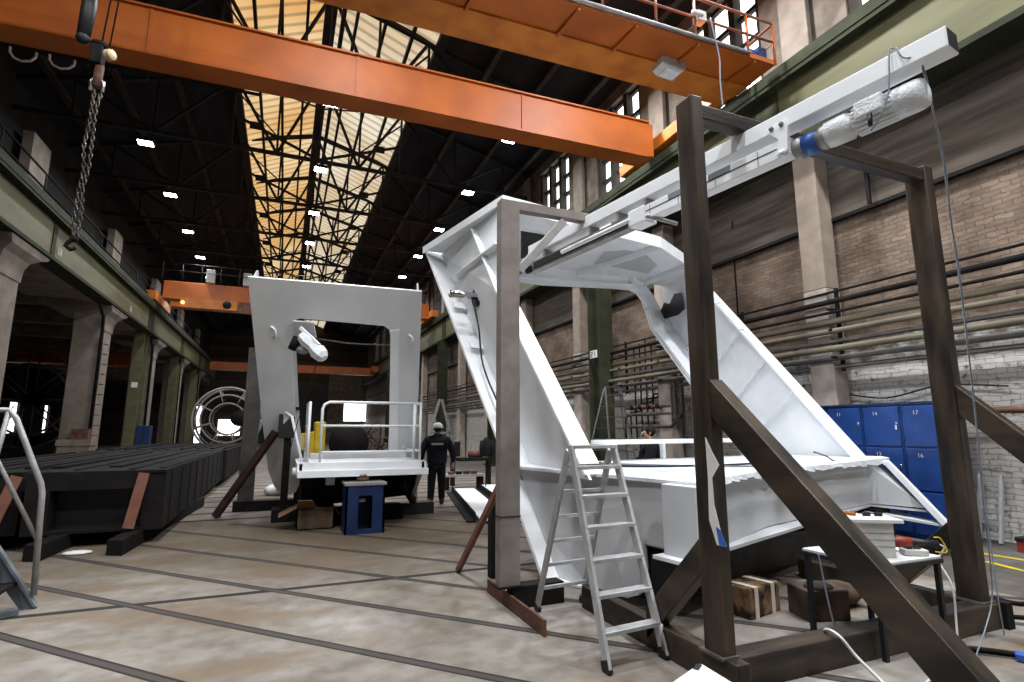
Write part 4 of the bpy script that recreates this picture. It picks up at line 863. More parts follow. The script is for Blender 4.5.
tag(obj('white_rag', M().ball((-2.45, 9.3, .02), .12, (1.5,.8,.25), 10), paper), 'white rag on the floor under the dark girder end', 'rag')
# stair with handrail at the left edge
st = thing('steel_stair', 'bluish-grey steel stair end with pipe handrail at the left edge', 'stair', (-2.1, 6.8, 0))
bs = mat('blue_grey_paint', (.15,.17,.19), (.08,.09,.10), .55, .2, scale=5)
for y in (6.72, 5.9):
    m = M(); m.hexa([(-2.16,y,.0),(-2.03,y,.0),(-2.03,y+.02,.0),(-2.16,y+.02,.0),(-3.25,y,1.62),(-3.0,y,1.62),(-3.0,y+.02,1.62),(-3.25,y+.02,1.62)]); obj('stringer', m, bs, st)
    obj('stringer_lip', M().bar((-2.03,y-.02,.02),(-3.02,y-.02,1.62),.06,.02), bs, st)
for k in range(6): obj('tread', M().box(-2.45-.17*k,-2.2-.17*k,5.92,6.72,.22+.25*k,.25+.25*k), dark, st)
hr = obj('handrail', M().tube([(-3.3,6.7,2.5),(-2.75,6.7,1.84),(-2.44,6.7,1.84),(-2.38,6.7,1.76),(-2.12,6.7,1.14),(-2.1,6.7,1.05),(-2.06,6.7,.12)], .026, 10), alud, st)
obj('mid_bar', M().tube([(-2.6,6.7,1.62),(-2.45,6.7,1.32),(-2.09,6.7,.62)], .02, 8), alud, hr)
obj('post', M().tube([(-2.44,6.7,1.84),(-2.5,6.7,1.3),(-2.5,6.7,.75)], .024, 8), alud, hr)
tag(obj('floor_angle', M().bar((-2.12,6.55,.03),(-3.3,5.6,.03),.08,.05), bs), 'grey steel angle on the floor before the stair foot', 'bar')
# ------------------------------------------------------------------ stepladder
def stepladder(name, lab, F1, F2, K1, K2, top, n, ma=alu, w=.075):
    """F1,F2 front feet (step side); K1,K2 back feet; top = two points"""
    t = thing(name, lab, 'stepladder', tuple((F1+F2+K1+K2)/4))
    T1, T2 = top
    for f, T in ((F1,T1),(F2,T2)):
        o = obj('stile', M().bar(f+V((0,0,.02)), T, .028, w, up=(0,1,0)), ma, t, bevel=.003); obj('foot', M().bar(f, f.lerp(T,.05), .036, w+.012, up=(0,1,0)), black, o)
    off = V((0,.05,-.03))
    for f, T in ((K1,T1),(K2,T2)):
        o = obj('rear_stile', M().bar(f+V((0,0,.02)), T+off, .026, w*.9, up=(0,1,0)), ma, t, bevel=.003); obj('foot', M().bar(f, f.lerp(T,.04), .034, w+.008, up=(0,1,0)), black, o)
    for k in range(1, n+1):
        a, b = F1.lerp(T1, k/(n+.75)), F2.lerp(T2, k/(n+.75)); obj('step', M().bar(a, b, .095, .028), ma, t, bevel=.002)
    for k in range(1, n+1):
        a, b = K1.lerp(T1+off, k/(n+.6)), K2.lerp(T2+off, k/(n+.6)); obj('rear_rung', M().bar(a, b, .03, .028), ma, t)
    obj('top_cap', M().bar(T1, T2, .10, .03), ma, t, bevel=.004)
    return t
F1, F2 = atz(608,674), atz(665,659); K1 = atz(537,611); K2 = K1+(F2-F1)*.98+V((0,.0,0))
T1 = aty(571,447,(F1.y+K1.y)/2-.05); T2 = aty(613,447,(F1.y+K1.y)/2-.03)
T2.z = T1.z
sl = stepladder('stepladder', 'aluminium stepladder standing open before the white frame', F1, F2, K1, K2, (T1, T2), 6, alu, .075)
obj('hook_chain', M().tube([F2+V((-.03,-.02,.25)), F2+V((-.05,-.03,.16)), F2+V((-.03,-.03,.08))], .012, 6), alud, sl)
lc = V((7.2, 11.4, 0))
stepladder('stepladder', 'tall stepladder standing against the white-painted brick wall', V((7.3,11.2,0)), V((8.15,11.2,0)), V((7.1,12.5,0)), V((8.7,12.5,0)), (V((7.65,12.0,2.75)), V((8.1,12.0,2.75))), 9, alud, .05)
# ------------------------------------------------------------------ blue lockers
LX = 9.12
def locker(y0, y1, lab, nums, top=2.06):
    t = thing('locker', lab, 'locker', (LX+.25, (y0+y1)/2, 0), 'blue lockers by the wall')
    obj('carcass', M().box(LX+.02,LX+.48,y0,y1,.02,top), bluem, t)
    obj('top_sheet', M().box(LX-.01,LX+.49,y0-.01,y1+.01,top,top+.03), blued, t)
    n = 3; h = (top-.08)/n
    for k in range(n):
        z0 = .06+h*k
        d = obj('door', M().box(LX-.004,LX+.02,y0+.025,y1-.025,z0+.015,z0+h-.015), bluem, t, bevel=.006)
        obj('handle', M().box(LX-.03,LX-.004,y0+.05,y0+.08,z0+h*.5-.05,z0+h*.5+.02).cyl((LX-.004,y0+.065,z0+h*.5+.05),(LX-.015,y0+.065,z0+h*.5+.05),.018,10), chrome, d)
        for zz in (.18, .82): obj('hinge', M().box(LX-.012,LX+.0,y1-.04,y1-.02,z0+h*zz-.03,z0+h*zz+.03), blued, d)
        txt = nums[k]
        if txt:
            cu = bpy.data.curves.new('number', 'FONT'); cu.body = txt; cu.size = .09; cu.extrude = .0015
            o = bpy.data.objects.new('door_number', cu); COL.objects.link(o)
            me = bpy.data.meshes.new_from_object(o.evaluated_get(bpy.context.evaluated_depsgraph_get())); bpy.data.objects.remove(o); bpy.data.curves.remove(cu)
            me.materials.clear(); me.materials.append(greyplastic); o = bpy.data.objects.new('door_number', me); COL.objects.link(o); o.parent = d
            o.location = V((LX-.0065, y1-.18, z0+h-.15)) - V(d['_o']); o.rotation_euler = (PI/2, 0, -PI/2)
W_ = .64
yr = 5.02
labs = [('blue steel locker column at the right end of the row, beside the tall post', ['15', '16', '17']), ('blue steel locker column, second from the right end', ['12', '13', '14']), ('blue steel locker column, third from the right end, by the white frame', ['9', '10', '11']), ('blue steel locker column seen in the gap below the slanting brace', ['6', '', '']), ('blue steel locker column, second from the left end of the row, behind the white leg', ['', '', '']), ('blue steel locker column at the left end of the row, behind the tall post', ['', '', ''])]
for k, (lab, nums) in enumerate(labs): locker(yr+W_*k, yr+W_*k+W_-.01, lab, nums)
tag(obj('wall_cable', M().tube(spline([(10.05,8.2,2.25),(10.0,7.2,2.32),(10.0,6.4,2.22),(10.0,5.5,2.38),(10.0,4.6,2.3)], 5), .015, 6), black), 'dark cable sagging along the wall above the blue lockers', 'cable')
ld = thing('ladder', 'short aluminium ladder leaning on the white brick wall by the post', 'ladder', (9.6, 4.95, 0))
for y in (4.83, 5.10): obj('stile', M().bar((9.72,y,.02),(9.96,y,.98),.04,.05), alu, ld)
for k in range(5): a = (k+.6)/5.2; obj('rung', M().bar((9.73+.23*a,4.83,a*.96),(9.73+.23*a,5.10,a*.96),.035,.035), alu, ld)
tag(obj('tool_case', M().box(9.3,9.75,3.6,4.1,0,.42), black, bevel=.02), 'black case on the floor at the right wall', 'case')
o = thing('toolbox', 'small red and black toolbox on the floor by the right wall', 'toolbox', (9.6, 4.35, 0)); obj('body', M().box(9.4,9.7,4.2,4.5,0,.14), redm, o, bevel=.01); obj('lid', M().box(9.39,9.71,4.19,4.51,.14,.2), black, o, bevel=.01)
for k, (p, q) in enumerate(((atz(940,547), atz(1060,566)), (atz(985,561.5), atz(1060,580)))):
    d = (q-p).normalized(); r = V((d.y,-d.x,0))*.045
    o = struct('trim_%d' % (6+k), M().prism([p-r+Z_*.002, q-r+Z_*.002, q+r+Z_*.002, p+r+Z_*.002], (0,0,.003)), yellow)
# ------------------------------------------------------------------ low table behind the slanting brace and what is on it
TZ = .67
tb_ = thing('work_table', 'low white-topped table on black legs behind the slanting brace', 'table', (4.7, 3.2, 0))
c = [V((4.10,3.46,TZ)), V((4.10,2.83,TZ)), V((4.86,2.83,TZ)), V((4.86,3.46,TZ))]
obj('table_top', M().prism([p-Z_*.02 for p in c], (0,0,.02)), paper, tb_, bevel=.003)
obj('frame', M().bar(c[0]-Z_*.035,c[1]-Z_*.035,.03,.03).bar(c[1]-Z_*.035,c[2]-Z_*.035,.03,.03).bar(c[2]-Z_*.035,c[3]-Z_*.035,.03,.03).bar(c[3]-Z_*.035,c[0]-Z_*.035,.03,.03), black, tb_)
for p in (V((4.12,3.43,0)), V((4.12,2.85,0)), V((4.83,2.85,0)), V((4.83,3.43,0))): obj('leg', M().bar(p, p+Z_*(TZ-.02), .035, .035, up=(0,1,0)), black, tb_)
bx = thing('enclosure_box', 'pale grey electrical enclosure with white lid on the low table', 'box', (4.40, 3.12, TZ))
ax, ay = V((.86,-.5,0)).normalized(), V((.5,.86,0)).normalized(); bc = V((4.40,3.12,TZ+.13))
obj('body', M().obox(bc, ax*.155, ay*.15, Z_*.13), greyplastic, bx, bevel=.006)
for z in (.05, .0, -.05): obj('groove', M().obox(bc+Z_*z-ay*.151, ax*.15, ay*.001, Z_*.003), cable_g, bx)
obj('lid', M().obox(bc+Z_*.144+ax*.02, ax*.20, ay*.18, Z_*.014), paper, bx, bevel=.004)
lt = bc+Z_*.158
o = thing('orange_clamp', 'small orange clamp lying on the enclosure lid', 'clamp', tuple(lt-ax*.1)); obj('body', M().tube([lt-ax*.17+Z_*.012, lt-ax*.1+ay*.05+Z_*.02, lt-ax*.06-ay*.02+Z_*.015], .014, 7), orange2, o); obj('jaw', M().tube([lt-ax*.12+ay*.03+Z_*.015, lt-ax*.05+ay*.07+Z_*.015], .012, 7), orange2, o)
o = thing('safety_glasses', 'dark glasses lying on the enclosure lid', 'glasses', tuple(lt+ax*.06))
for s in (-.045, .045): obj('lens', M().obox(lt+ax*(.08+s)+Z_*.016, ax*.03, ay*.01, Z_*.016), black, o, bevel=.005)
obj('bridge', M().tube([lt+ax*.06+Z_*.022, lt+ax*.1+Z_*.022], .004, 5), black, o)
for s in (-.075, .075): obj('temple', M().tube([lt+ax*(.08+s)+Z_*.022, lt+ax*(.08+s*.8)+ay*.11+Z_*.006], .004, 5), black, o)
dp = V((4.78,3.0,TZ+.065))
dr = thing('angle_grinder', 'red and black power tool on the right end of the low table', 'power tool', (dp.x, dp.y, TZ))
obj('body', M().tube([dp+V((-.11,.10,.0)), dp+V((-.04,.05,.01)), dp+V((.02,.01,.01))], [.038,.042,.034], 12), redm, dr)
obj('grip', M().tube([dp+V((.02,.01,.01)), dp+V((.10,-.04,.005)), dp+V((.19,-.09,.0))], [.032,.027,.03], 12), black, dr)
obj('head', M().cyl(dp+V((-.13,.11,.04)), dp+V((-.13,.11,-.05)), .045, 14).cyl(dp+V((-.13,.11,-.055)), dp+V((-.13,.11,-.062)), .065, 16), dark, dr)
mp_ = V((4.68,2.92,TZ+.025))
mt_ = thing('hand_meter', 'grey hand-held meter on the front edge of the low table', 'meter', (mp_.x, mp_.y, TZ))
obj('body', M().obox(mp_, ax*.09, ay*.045, Z_*.024), greyplastic, mt_, bevel=.01); obj('display', M().obox(mp_-ax*.03+Z_*.025, ax*.03, ay*.03, Z_*.002), dark, mt_); obj('knob', M().cyl(mp_+ax*.03+Z_*.024, mp_+ax*.03+Z_*.034, .022, 12), black, mt_)
tag(obj('power_cable', M().tube(spline([dp+V((.19,-.09,0)), dp+V((.22,-.12,-.03)), V((4.98,2.92,.6)), V((4.90,2.80,.45)), V((4.88,2.79,.2)), V((4.75,2.74,.02)), V((4.3,2.6,.012)), V((3.6,2.4,.012))], 6), .008, 6), cable_w), 'white cable hanging from the power tool over the table edge', 'cable')
tag(obj('extension_cable', M().tube(spline([V((3.9,3.2,.02)), V((3.72,3.0,.22)), V((3.68,2.86,.225)), V((3.72,2.78,.12)), V((3.72,2.6,.015)), V((3.55,2.35,.012)), V((3.6,2.2,.012)), V((3.75,2.05,.012)), V((3.7,1.8,.012))], 6), .011, 6), cable_w), 'white cable arching over the base beam onto the floor', 'cable')
tag(obj('yellow_lead', M().tube(spline([dp+V((.17,-.08,.05)), dp+V((.22,-.1,.04)), dp+V((.25,-.12,-.06)), V((4.92,2.9,.68))], 4), .006, 5), yellow), 'short yellow lead beside the power tool', 'cable')
tag(obj('loose_cable', M().tube(spline([V((4.09,3.3,.66)), V((4.07,3.25,.4)), V((4.08,3.2,.1)), V((4.1,3.15,.02)), V((4.3,3.15,.012))], 5), .008, 6), cable_g), 'thin grey cable looping down under the low table', 'cable')
# boxes on the floor under the frame
def parcel(c, ax, hx, hy, hz, lab, straps, ma=None):
    t = thing('cardboard_box', lab, 'box', (c[0], c[1], 0)); c = V(c); ax = V(ax).normalized(); ay = V((-ax.y, ax.x, 0))
    obj('carton', M().obox(c+Z_*hz, ax*hx, ay*hy, Z_*hz), ma or cardd, t, bevel=.015)
    for s in straps: obj('tape_strip', M().obox(c+Z_*hz+ax*s, ax*.028, ay*(hy+.004), Z_*(hz+.004)), tape, t)
    return t
parcel((4.1,4.05,0), (.97,.22,0), .24, .14, .13, 'brown cardboard box with two cream tape strips under the frame', (-.15, .12), boxm)
b2 = parcel((4.55,3.72,0), (.95,-.3,0), .20, .15, .13, 'stained cardboard box with crumpled bag under the low table', ())
obj('crumpled_bag', M().ball((4.52,3.68,.26), .12, (1.2,.9,.4), 9), purlinm, b2)
tag(obj('rag_bundle', M().ball((5.0,3.9,.1), .22, (1.3,.9,.5), 10), cardd), 'dark rag bundle on the floor beside the stained box', 'rag')
# white case in the foreground
wc = thing('plastic_case', 'white plastic case lid at the bottom edge, nearest the camera', 'case', (1.75, 2.1, 0))
c = [atz(640,702,.42), atz(700,661,.42), atz(768,702,.42)]; c.append(c[0]+c[2]-c[1])
obj('body', M().prism([V((p.x*.98+.03,p.y*.98+.04,0)) for p in c], (0,0,.36)), paper, wc, bevel=.02); obj('lid', M().prism([V((p.x,p.y,.36)) for p in c], (0,0,.06)), paper, wc, bevel=.02)
q = c[1].lerp((c[0]+c[2])/2, .16)
obj('latch', M().obox((q.x-.02,q.y,.4215), V((.03,.02,0)), V((-.007,.012,0)), Z_*.003), black, wc)
# floor hoses right of the frame
for k, (pts, r, ma, lab) in enumerate((([atz(985,612), atz(1005,618), atz(1060,622)], .018, dark, 'dark hose lying on the floor right of the frame, nearer one'), ([atz(995,600), atz(1020,606), atz(1060,604)], .02, dark, 'dark hose lying on the floor right of the frame, farther one'), ([atz(955,650), atz(1000,655), atz(1060,664)], .02, dark, 'flat dark strip on the floor at the lower right'))):
    tag(obj('floor_hose', M().tube(spline([p+Z_*(r+.001) for p in pts], 5), r, 6), ma), lab, 'hose')
o = tag(obj('cable_plug', M().obox(atz(1021,661)+Z_*.03, V((.04,.02,0)), V((-.012,.025,0)), Z_*.025), bluel, bevel=.006), 'small blue plug on the floor at the lower right edge', 'plug')
# ------------------------------------------------------------------ things between the portals and beyond
pl = [((445,497),(470,482),(520,500),(500,515)), ((448,478),(462,470),(520,492),(505,502))]
for k, (x, y, a, l, lab) in enumerate(((4.15, 12.0, .2, 2.6, 'white steel plate lying flat behind the left post, nearer one'), (4.95, 12.0, .2, 2.9, 'white steel plate lying flat behind the left post, farther one'))):
    ex, ey = V((math.sin(a), math.cos(a), 0)), V((math.cos(a), -math.sin(a), 0))
    tag(obj('steel_plate', M().obox((x,y,.06+.04*k), ex*l, ey*.28, Z_*.02), white), lab, 'plate', 'plates behind the left post')
for k, (x, y, a, l) in enumerate(((3.72, 12.0, .2, 2.4), (4.55, 12.0, .2, 2.8), (5.38, 12.0, .2, 2.5))):
    ex, ey = V((math.sin(a), math.cos(a), 0)), V((math.cos(a), -math.sin(a), 0))
    t = thing('steel_section', 'dark steel angle lying by the white plates, %s' % ['nearest', 'middle one', 'farthest'][k], 'steel bar', (x, y, 0), 'dark bars behind the left post')
    obj('leg', M().obox((x,y,.015), ex*l, ey*.08, Z_*.015), dark, t); obj('flange', M().obox((x+ey.x*.07,y+ey.y*.07,.1), ex*l, ey*.012, Z_*.07), dark, t)
t = thing('white_block', 'white steel block behind the left post, beside the dark coat', 'block', (6.2, 13.2, 0)); obj('body', M().box(5.75,7.0,12.9,13.6,0,.7), white, t, bevel=.02); obj('cap', M().box(5.9,6.9,13.0,13.5,.7,.85), white, t, bevel=.02)
ct = thing('work_jacket', 'black work jacket hanging behind the leaning white leg', 'jacket', (5.26, 14.6, .9))
m = M(); m.lathe((5.22,14.2,.95), (0,0,1), [(0,.2),(.1,.23),(.4,.24),(.6,.22),(.72,.13),(.8,.06)], 12); obj('body', m, clothb, ct)
for s in (-1, 1): obj('sleeve', M().tube([(5.22+s*.2,14.2,1.6),(5.22+s*.27,14.15,1.3),(5.22+s*.25,14.1,1.0)], [.08,.075,.06], 8), clothb, ct)
obj('stand', M().tube([(5.22,14.25,-.48),(5.22,14.25,1.75)], .02, 6).box(5.0,5.44,14.1,14.4,-.48,-.45), dark, ct); ct.scale = (.65,.65,.65)
rmch = thing('red_machine', 'small red machine on a stand beyond the man in white helmet', 'machine', (5.4, 16.2, 0))
obj('bed', M().box(4.9,5.9,15.9,16.3,.72,.82), dark, rmch, bevel=.02); obj('motor', M().cyl((5.3,16.1,.93),(5.75,16.1,.93),.11), rust, rmch); obj('column', M().box(4.85,5.0,16.0,16.15,.86,1.3), dark, rmch)
for x in (4.8, 5.95): obj('leg', M().box(x-.05,x+.05,16.0,16.2,0,.72), dark, rmch)
t = thing('work_bench', 'grey bench with small parts near the red machine', 'bench', (5.0, 15, 0)); obj('top', M().box(4.2,5.4,14.8,15.3,.36,.42), primer2, t)
for x in (4.3, 5.3): obj('leg', M().box(x-.04,x+.04,14.85,15.25,0,.36), dark, t)
for k in range(4): obj('clutter', M().box(4.35+.22*k,4.5+.22*k,14.9,15.05,.42,.5), [rust, dark, purlinm, rust][k], t)
# yellow machine seen through the smaller portal
ym = thing('yellow_machine', 'yellow machine far off, seen through the smaller white portal', 'machine', (1.2, 24, 0))
obj('body', M().box(1.2,1.62,23.6,24.6,.1,1.98), yellow, ym, bevel=.05); obj('hood', M().hexa([(.1,23.6,.1),(1.2,23.6,.1),(1.2,24.6,.1),(.1,24.6,.1),(.7,23.6,1.5),(1.2,23.6,1.6),(1.2,24.6,1.6),(.7,24.6,1.5)]), yellow, ym, bevel=.04)
obj('cabin', M().box(.72,1.15,23.9,24.4,1.55,1.8), dark, ym, bevel=.04); obj('drum', M().cyl((.6,23.2,.5),(.6,23.55,.5),.4,18), dark, ym)
sd_ = thing('coil_drum', 'dark coil drum far off behind the platform railing', 'drum', (2.6, 24, 0)); obj('cradle', M().box(2.1,3.1,23.6,24.5,0,.38), dark, sd_); obj('core', M().cyl((2.6,23.7,1.1),(2.6,24.4,1.1),.6,22), black, sd_)
for y in (23.68, 24.4): obj('flange', M().cyl((2.6,y,1.1),(2.6,y+.04,1.1),.78,22), dark, sd_)
t = thing('scrap_pile', 'heap of tangled pipes far off behind the platform railing', 'scrap', (4.3, 25, 0))
for k in range(9): obj('pipe', M().tube(spline([(2.2+random.random()*2.5, 25.6+random.random(), .1+random.random()*2.0) for _ in range(4)], 4), .035, 6), [rust, purlinm, pipeg][k % 3], t)
t = thing('steel_trestle', 'grey A-shaped trestle seen through the smaller portal near the right wall', 'trestle', (7.4, 27, 0))
for p, q in (((6.4,27,0),(7.3,27,3.2)), ((8.3,27,0),(7.4,27,3.2)), ((6.9,27,1.5),(7.9,27,1.5))): obj('leg', M().bar(p, q, .12, .12, up=(0,1,0)), primer2, t)
# big cable reel
def ring(c, r, w, y, seg=40): return [V((c.x+r*math.cos(2*PI*k/seg), y, c.z+r*math.sin(2*PI*k/seg))) for k in range(seg+1)]
rc = aty(228, 419, 42.0); rl_ = thing('cable_reel', 'big pale-rimmed open reel far down on the left', 'reel', (rc.x, 42, 0))
for y in (41.4, 43.0):
    for rad, w in ((2.1, .075), (1.6, .06), (1.05, .05)): obj('rim', M().tube(ring(rc, rad, w, y), w, 6), primer2, rl_)
    for k in range(8):
        an = 2*PI*k/8+.3; obj('spoke', M().tube([(rc.x+1.0*math.cos(an),y,rc.z+1.0*math.sin(an)),(rc.x+2.1*math.cos(an),y,rc.z+2.1*math.sin(an))], .045, 5), primer2, rl_)
obj('inner_drum', M().tube([(rc.x,41.4,rc.z),(rc.x,43,rc.z)], 1.55, 32, cap=False), dark, rl_)
obj('cradle', M().box(rc.x-1.5,rc.x+1.5,41.3,43.2,0,rc.z-2.05), dark, rl_)
obj('hub', M().cyl((rc.x+.75,41.2,rc.z+.05),(rc.x+.75,43.2,rc.z+.05),.55,18), dark, rl_)
rc2 = aty(28, 400, 37.0); r2_ = thing('cable_reel', 'dark open reel in the dim aisle behind the first left column', 'reel', (rc2.x, 37, 0))
for y in (36.5, 37.8):
    for rad in (2.6, 1.9): obj('rim', M().tube(ring(rc2, rad, .07, y), .06, 6), purlinm, r2_)
    for k in range(8):
        an = 2*PI*k/8; obj('spoke', M().tube([(rc2.x+.5*math.cos(an),y,rc2.z+.5*math.sin(an)),(rc2.x+2.6*math.cos(an),y,rc2.z+2.6*math.sin(an))], .04, 5), purlinm, r2_)
obj('cradle', M().box(rc2.x-1.6,rc2.x+1.6,36.4,38,0,max(rc2.z-2.5,.2)), dark, r2_)
# cabinets and clutter by the left columns
t = thing('blue_cabinet', 'blue cabinet between the far left columns', 'cabinet', (-7.2, 36.7, 0)); obj('body', M().box(-7.6,-6.9,36.4,36.95,.05,1.9), blued, t, bevel=.03); obj('plinth', M().box(-7.55,-6.95,36.45,36.9,0,.05), dark, t); obj('door_gap', M().box(-7.26,-7.24,36.39,36.4,.1,1.85), dark, t)
t = thing('column_box', 'pale switch box with rusty bin at the foot of a left concrete column', 'box', (-7.5, 28.5, 0)); obj('cabinet', M().box(-8.6,-7.5,28.3,28.9,0,1.0), concl, t); obj('bin', M().box(-8.2,-7.6,28.35,28.8,1.25,1.7), rust, t); obj('shelf', M().box(-8.65,-7.45,28.25,28.92,1.0,1.25), concl, t)
t = thing('lit_doorway', 'bright tall opening beside a far left column', 'doorway', (-6.6, 52, 0)); obj('pane', M().box(-6.75,-6.35,52,52.1,.6,3.6), winm, t); obj('frame', M().box(-6.85,-6.75,51.95,52.15,0,3.7).box(-6.35,-6.25,51.95,52.15,0,3.7), dark, t)
t = thing('dust_sheet', 'crumpled white sheet on the floor beyond the smaller portal post', 'sheet', (-.1, 15.6, 0)); obj('sheet', M().ball((-.1,15.6,.12), .3, (.9,.8,.5), 9), offwhite, t); obj('fold', M().ball((.05,15.3,.3), .2, (.7,.8,.9), 8), offwhite, t)
# ------------------------------------------------------------------ people
def person(name, lab, at, yaw, pose, helmet=None):
    t = thing(name, lab, 'person', tuple(at)); O = V(at)
    rot = Matrix.Rotation(yaw, 3, 'Z')
    X = lambda x, y, z: O + rot @ V((x, y, z))      # y forward
    s = pose
    # --- body: one continuous skin from pelvis to head, hands and feet
    V_, E_, R_ = [], [], []
    def add(p, r, par=None):
        V_.append(X(*p)); R_.append(r)
        if par is not None: E_.append((par, len(V_)-1))
        return len(V_)-1
    pel = add((0,0,.95), (.155,.11)); w = add((0,.0,1.10), (.14,.10), pel); ch = add((0,.0,1.32), (.165,.115), w); nk0 = add((0,-.005,1.46), (.075,.07), ch)
    nk = add((0,.01,1.53), (.055,.055), nk0); hd = add((0,.025,1.62), (.078,.092), nk); hd2 = add((0,.02,1.70), (.068,.085), hd)
    ends = {}
    for sd in (-1, 1):
        a = s['arm'][sd]
        sh = add((sd*.17,0,1.42), (.06,.06), ch); el = add(a[0], .044, sh); wr = add(a[1], .03, el)
        d = (V(a[1])-V(a[0])).normalized(); pm = V(a[1])+d*.06; p = add(tuple(pm), (.036,.02), wr)
        side = V((-sd, .3, 0)); side = (side-d*side.dot(d)).normalized(); nrm = d.cross(side)
        fw_ = s.get('curl', V((0, .35, 0)))
        for i, (o, l) in enumerate(((.028,.062),(.01,.074),(-.009,.07),(-.027,.055))):
            k1 = pm+d*.035+side*o; f1 = add(tuple(k1), .0095, p); f2 = add(tuple(k1+d*l*.5+V((-sd*.2,.2,0))*l*.3), .0085, f1); add(tuple(k1+d*l*.85+V((-sd*.5,.4,0))*l*.6), .007, f2)
        th = add(tuple(pm+side*.038-d*.02), .010, p); th2 = add(tuple(pm+side*.052+d*.02), .009, th); add(tuple(pm+side*.05+d*.045), .0075, th2)
        lg = s['leg'][sd]
        hp = add((sd*.09,0,.90), (.09,.085), pel); kn = add(lg[0], .056, hp); an = add(lg[1], .042, kn); hl = add((lg[1][0],lg[1][1]-.03,.05), .04, an); to = add((lg[1][0]+sd*.02,lg[1][1]+.15,.04), (.045,.03), an)
    body = skinned('body', V_, E_, R_, skin, t, 1)
    # --- face
    hc = X(0,.03,1.64)
    for sd in (-1, 1):
        obj('eye', M().ball(X(sd*.032,.108,1.645), .011), paper, t); obj('ear', M().ball(X(sd*.08,.01,1.63), .025, (.5,1,1.4), 8), skin, t)
    obj('nose', M().tube([X(0,.11,1.645), X(0,.135,1.61), X(0,.115,1.60)], [.010,.016,.008], 7), skin, t); obj('mouth', M().box(*[0,.001]*3) if False else M().obox(X(0,.112,1.575), rot @ V((.024,0,0)), rot @ V((0,.004,0)), (0,0,.004)), redm, t)
    obj('hair', M().ball(X(0,-.005,1.665), .1, (.92,1.08,1.02), 14), hairm, t)
    # --- clothes: jacket and trousers grown over the same skeleton, larger
    J, JE, JR = [], [], []
    def ja(p, r, par=None):
        J.append(X(*p)); JR.append(r)
        if par is not None: JE.append((par, len(J)-1))
        return len(J)-1
    a0 = ja((0,0,.82), (.25,.18)); a1 = ja((0,0,.98), (.245,.18), a0); a2 = ja((0,0,1.18), (.25,.18), a1); a3 = ja((0,0,1.36), (.25,.165), a2); a4 = ja((0,-.005,1.48), (.10,.095), a3); ja((0,0,1.53), (.085,.085), a4)
    for sd in (-1, 1):
        a = s['arm'][sd]; sh = ja((sd*.22,0,1.40), (.10,.10), a3); el = ja(a[0], .092, sh); wr = ja(tuple(V(a[0]).lerp(V(a[1]), .93)), .052, el)
    jk = skinned('jacket', J, JE, JR, s.get('cloth', cloth), t, 2)
    T, TE, TR_ = [], [], []
    def ta(p, r, par=None):
        T.append(X(*p)); TR_.append(r)
        if par is not None: TE.append((par, len(T)-1))
        return len(T)-1
    b0 = ta((0,0,.96), (.175,.13))
    for sd in (-1, 1):
        lg = s['leg'][sd]; hp = ta((sd*.095,0,.84), (.12,.12), b0); kn = ta(lg[0], .095, hp); an = ta((lg[1][0],lg[1][1],.07), .072, kn)
        k = obj('boot', M().tube([X(lg[1][0],lg[1][1]-.10,.05), X(lg[1][0],lg[1][1]-.02,.055), X(lg[1][0]+sd*.01,lg[1][1]+.09,.045), X(lg[1][0]+sd*.02,lg[1][1]+.18,.035)], [.035,.055,.05,.03], 10).tube([X(lg[1][0],lg[1][1]-.03,.05), X(lg[1][0],lg[1][1]-.03,.16)], .052, 10), black, t)
    skinned('trousers', T, TE, TR_, clothb, t, 2)
    if s.get('stripe'):
        obj('reflective_stripe', M().obox(X(0,-.185,1.315), rot @ V((.13,0,0)), rot @ V((0,.006,0)), (0,0,.022)), reflect, jk)
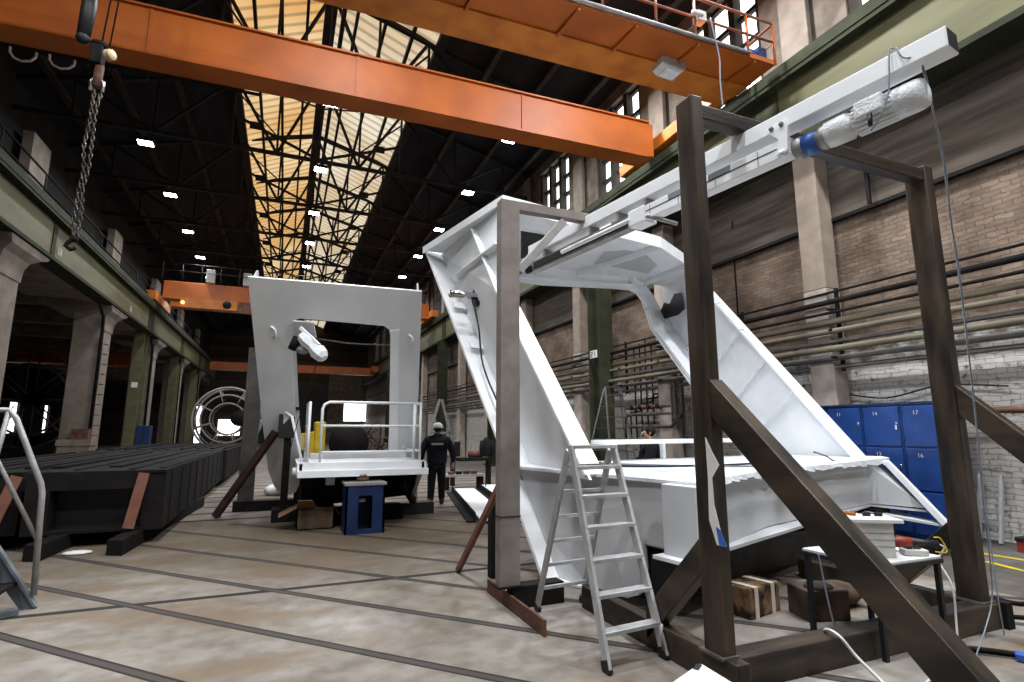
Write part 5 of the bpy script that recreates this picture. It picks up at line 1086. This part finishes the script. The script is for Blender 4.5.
    if helmet:
        h = obj('helmet', M().lathe(X(0,.005,1.665), (0,0,1), [(0,.118),(.02,.12),(.06,.113),(.09,.09),(.112,.055),(.12,.0)], 20), helmet, t)
        obj('helmet_brim', M().lathe(X(0,.02,1.66), (0,0,1), [(0,.128),(.012,.132),(.016,.12)], 20), helmet, h)
    return t
P = atz(436, 505)
person('person', 'person in white helmet and dark workwear walking away, seen from behind', (P.x, P.y, 0), -.25,
       {'arm': {-1: ((-.34,-.06,1.17), (-.33,.10,.95)), 1: ((.35,-.03,1.15), (.36,.06,.88))}, 'leg': {-1: ((-.11,-.02,.50), (-.125,-.10,.09)), 1: ((.11,.06,.50), (.12,.12,.09))}, 'stripe': True}, paper).scale = (1.02, 1.02, 1.02)
Q = aty(650, 445, 7.7)
person('person', 'dark-haired person in black jacket behind the white deck, head and shoulders showing', (Q.x, 7.7, -.03), 1.1,
       {'arm': {-1: ((-.30,.08,1.17), (-.2,.3,1.12)), 1: ((.30,.08,1.17), (.22,.3,1.1))}, 'leg': {-1: ((-.1,.02,.50), (-.11,-.02,.09)), 1: ((.1,.03,.50), (.11,.05,.09))}, 'cloth': clothb})
# ------------------------------------------------------------------ light
w = bpy.data.worlds.new('daylight'); S.world = w; w.use_nodes = True
w.node_tree.nodes['Background'].inputs[0].default_value = (.90, .94, 1, 1); w.node_tree.nodes['Background'].inputs[1].default_value = .58
def area(name, loc, size, power, col=(.93,.96,1), rot=(0,0,0), spread=PI):
    l = bpy.data.lights.new(name, 'AREA'); l.shape = 'RECTANGLE'; l.size, l.size_y = size; l.energy = power; l.color = col; l.spread = spread
    o = bpy.data.objects.new(name, l); COL.objects.link(o); o.location = loc; o.rotation_euler = rot; return o
for x in (-5.3, .74, 6.9):
    for k in range(-4, 8):
        y = 16.85+4.8*k
        if 4 < y < 20 and x < 0 or y < -4: continue
        area('high_bay_light', (x, y, 11.97), (.5,.4), (650 if x > 5 else 420) if y < 14 else 180)
S.view_settings.view_transform = 'Standard'; S.view_settings.look = 'None'; S.view_settings.gamma = 1; S.view_settings.use_curve_mapping = False
S.view_settings.exposure = 0.22
S.cycles.use_denoising = True
S.cycles.max_bounces = 6; S.cycles.diffuse_bounces = 4; S.cycles.sample_clamp_indirect = 6
S.cycles.use_light_tree = True
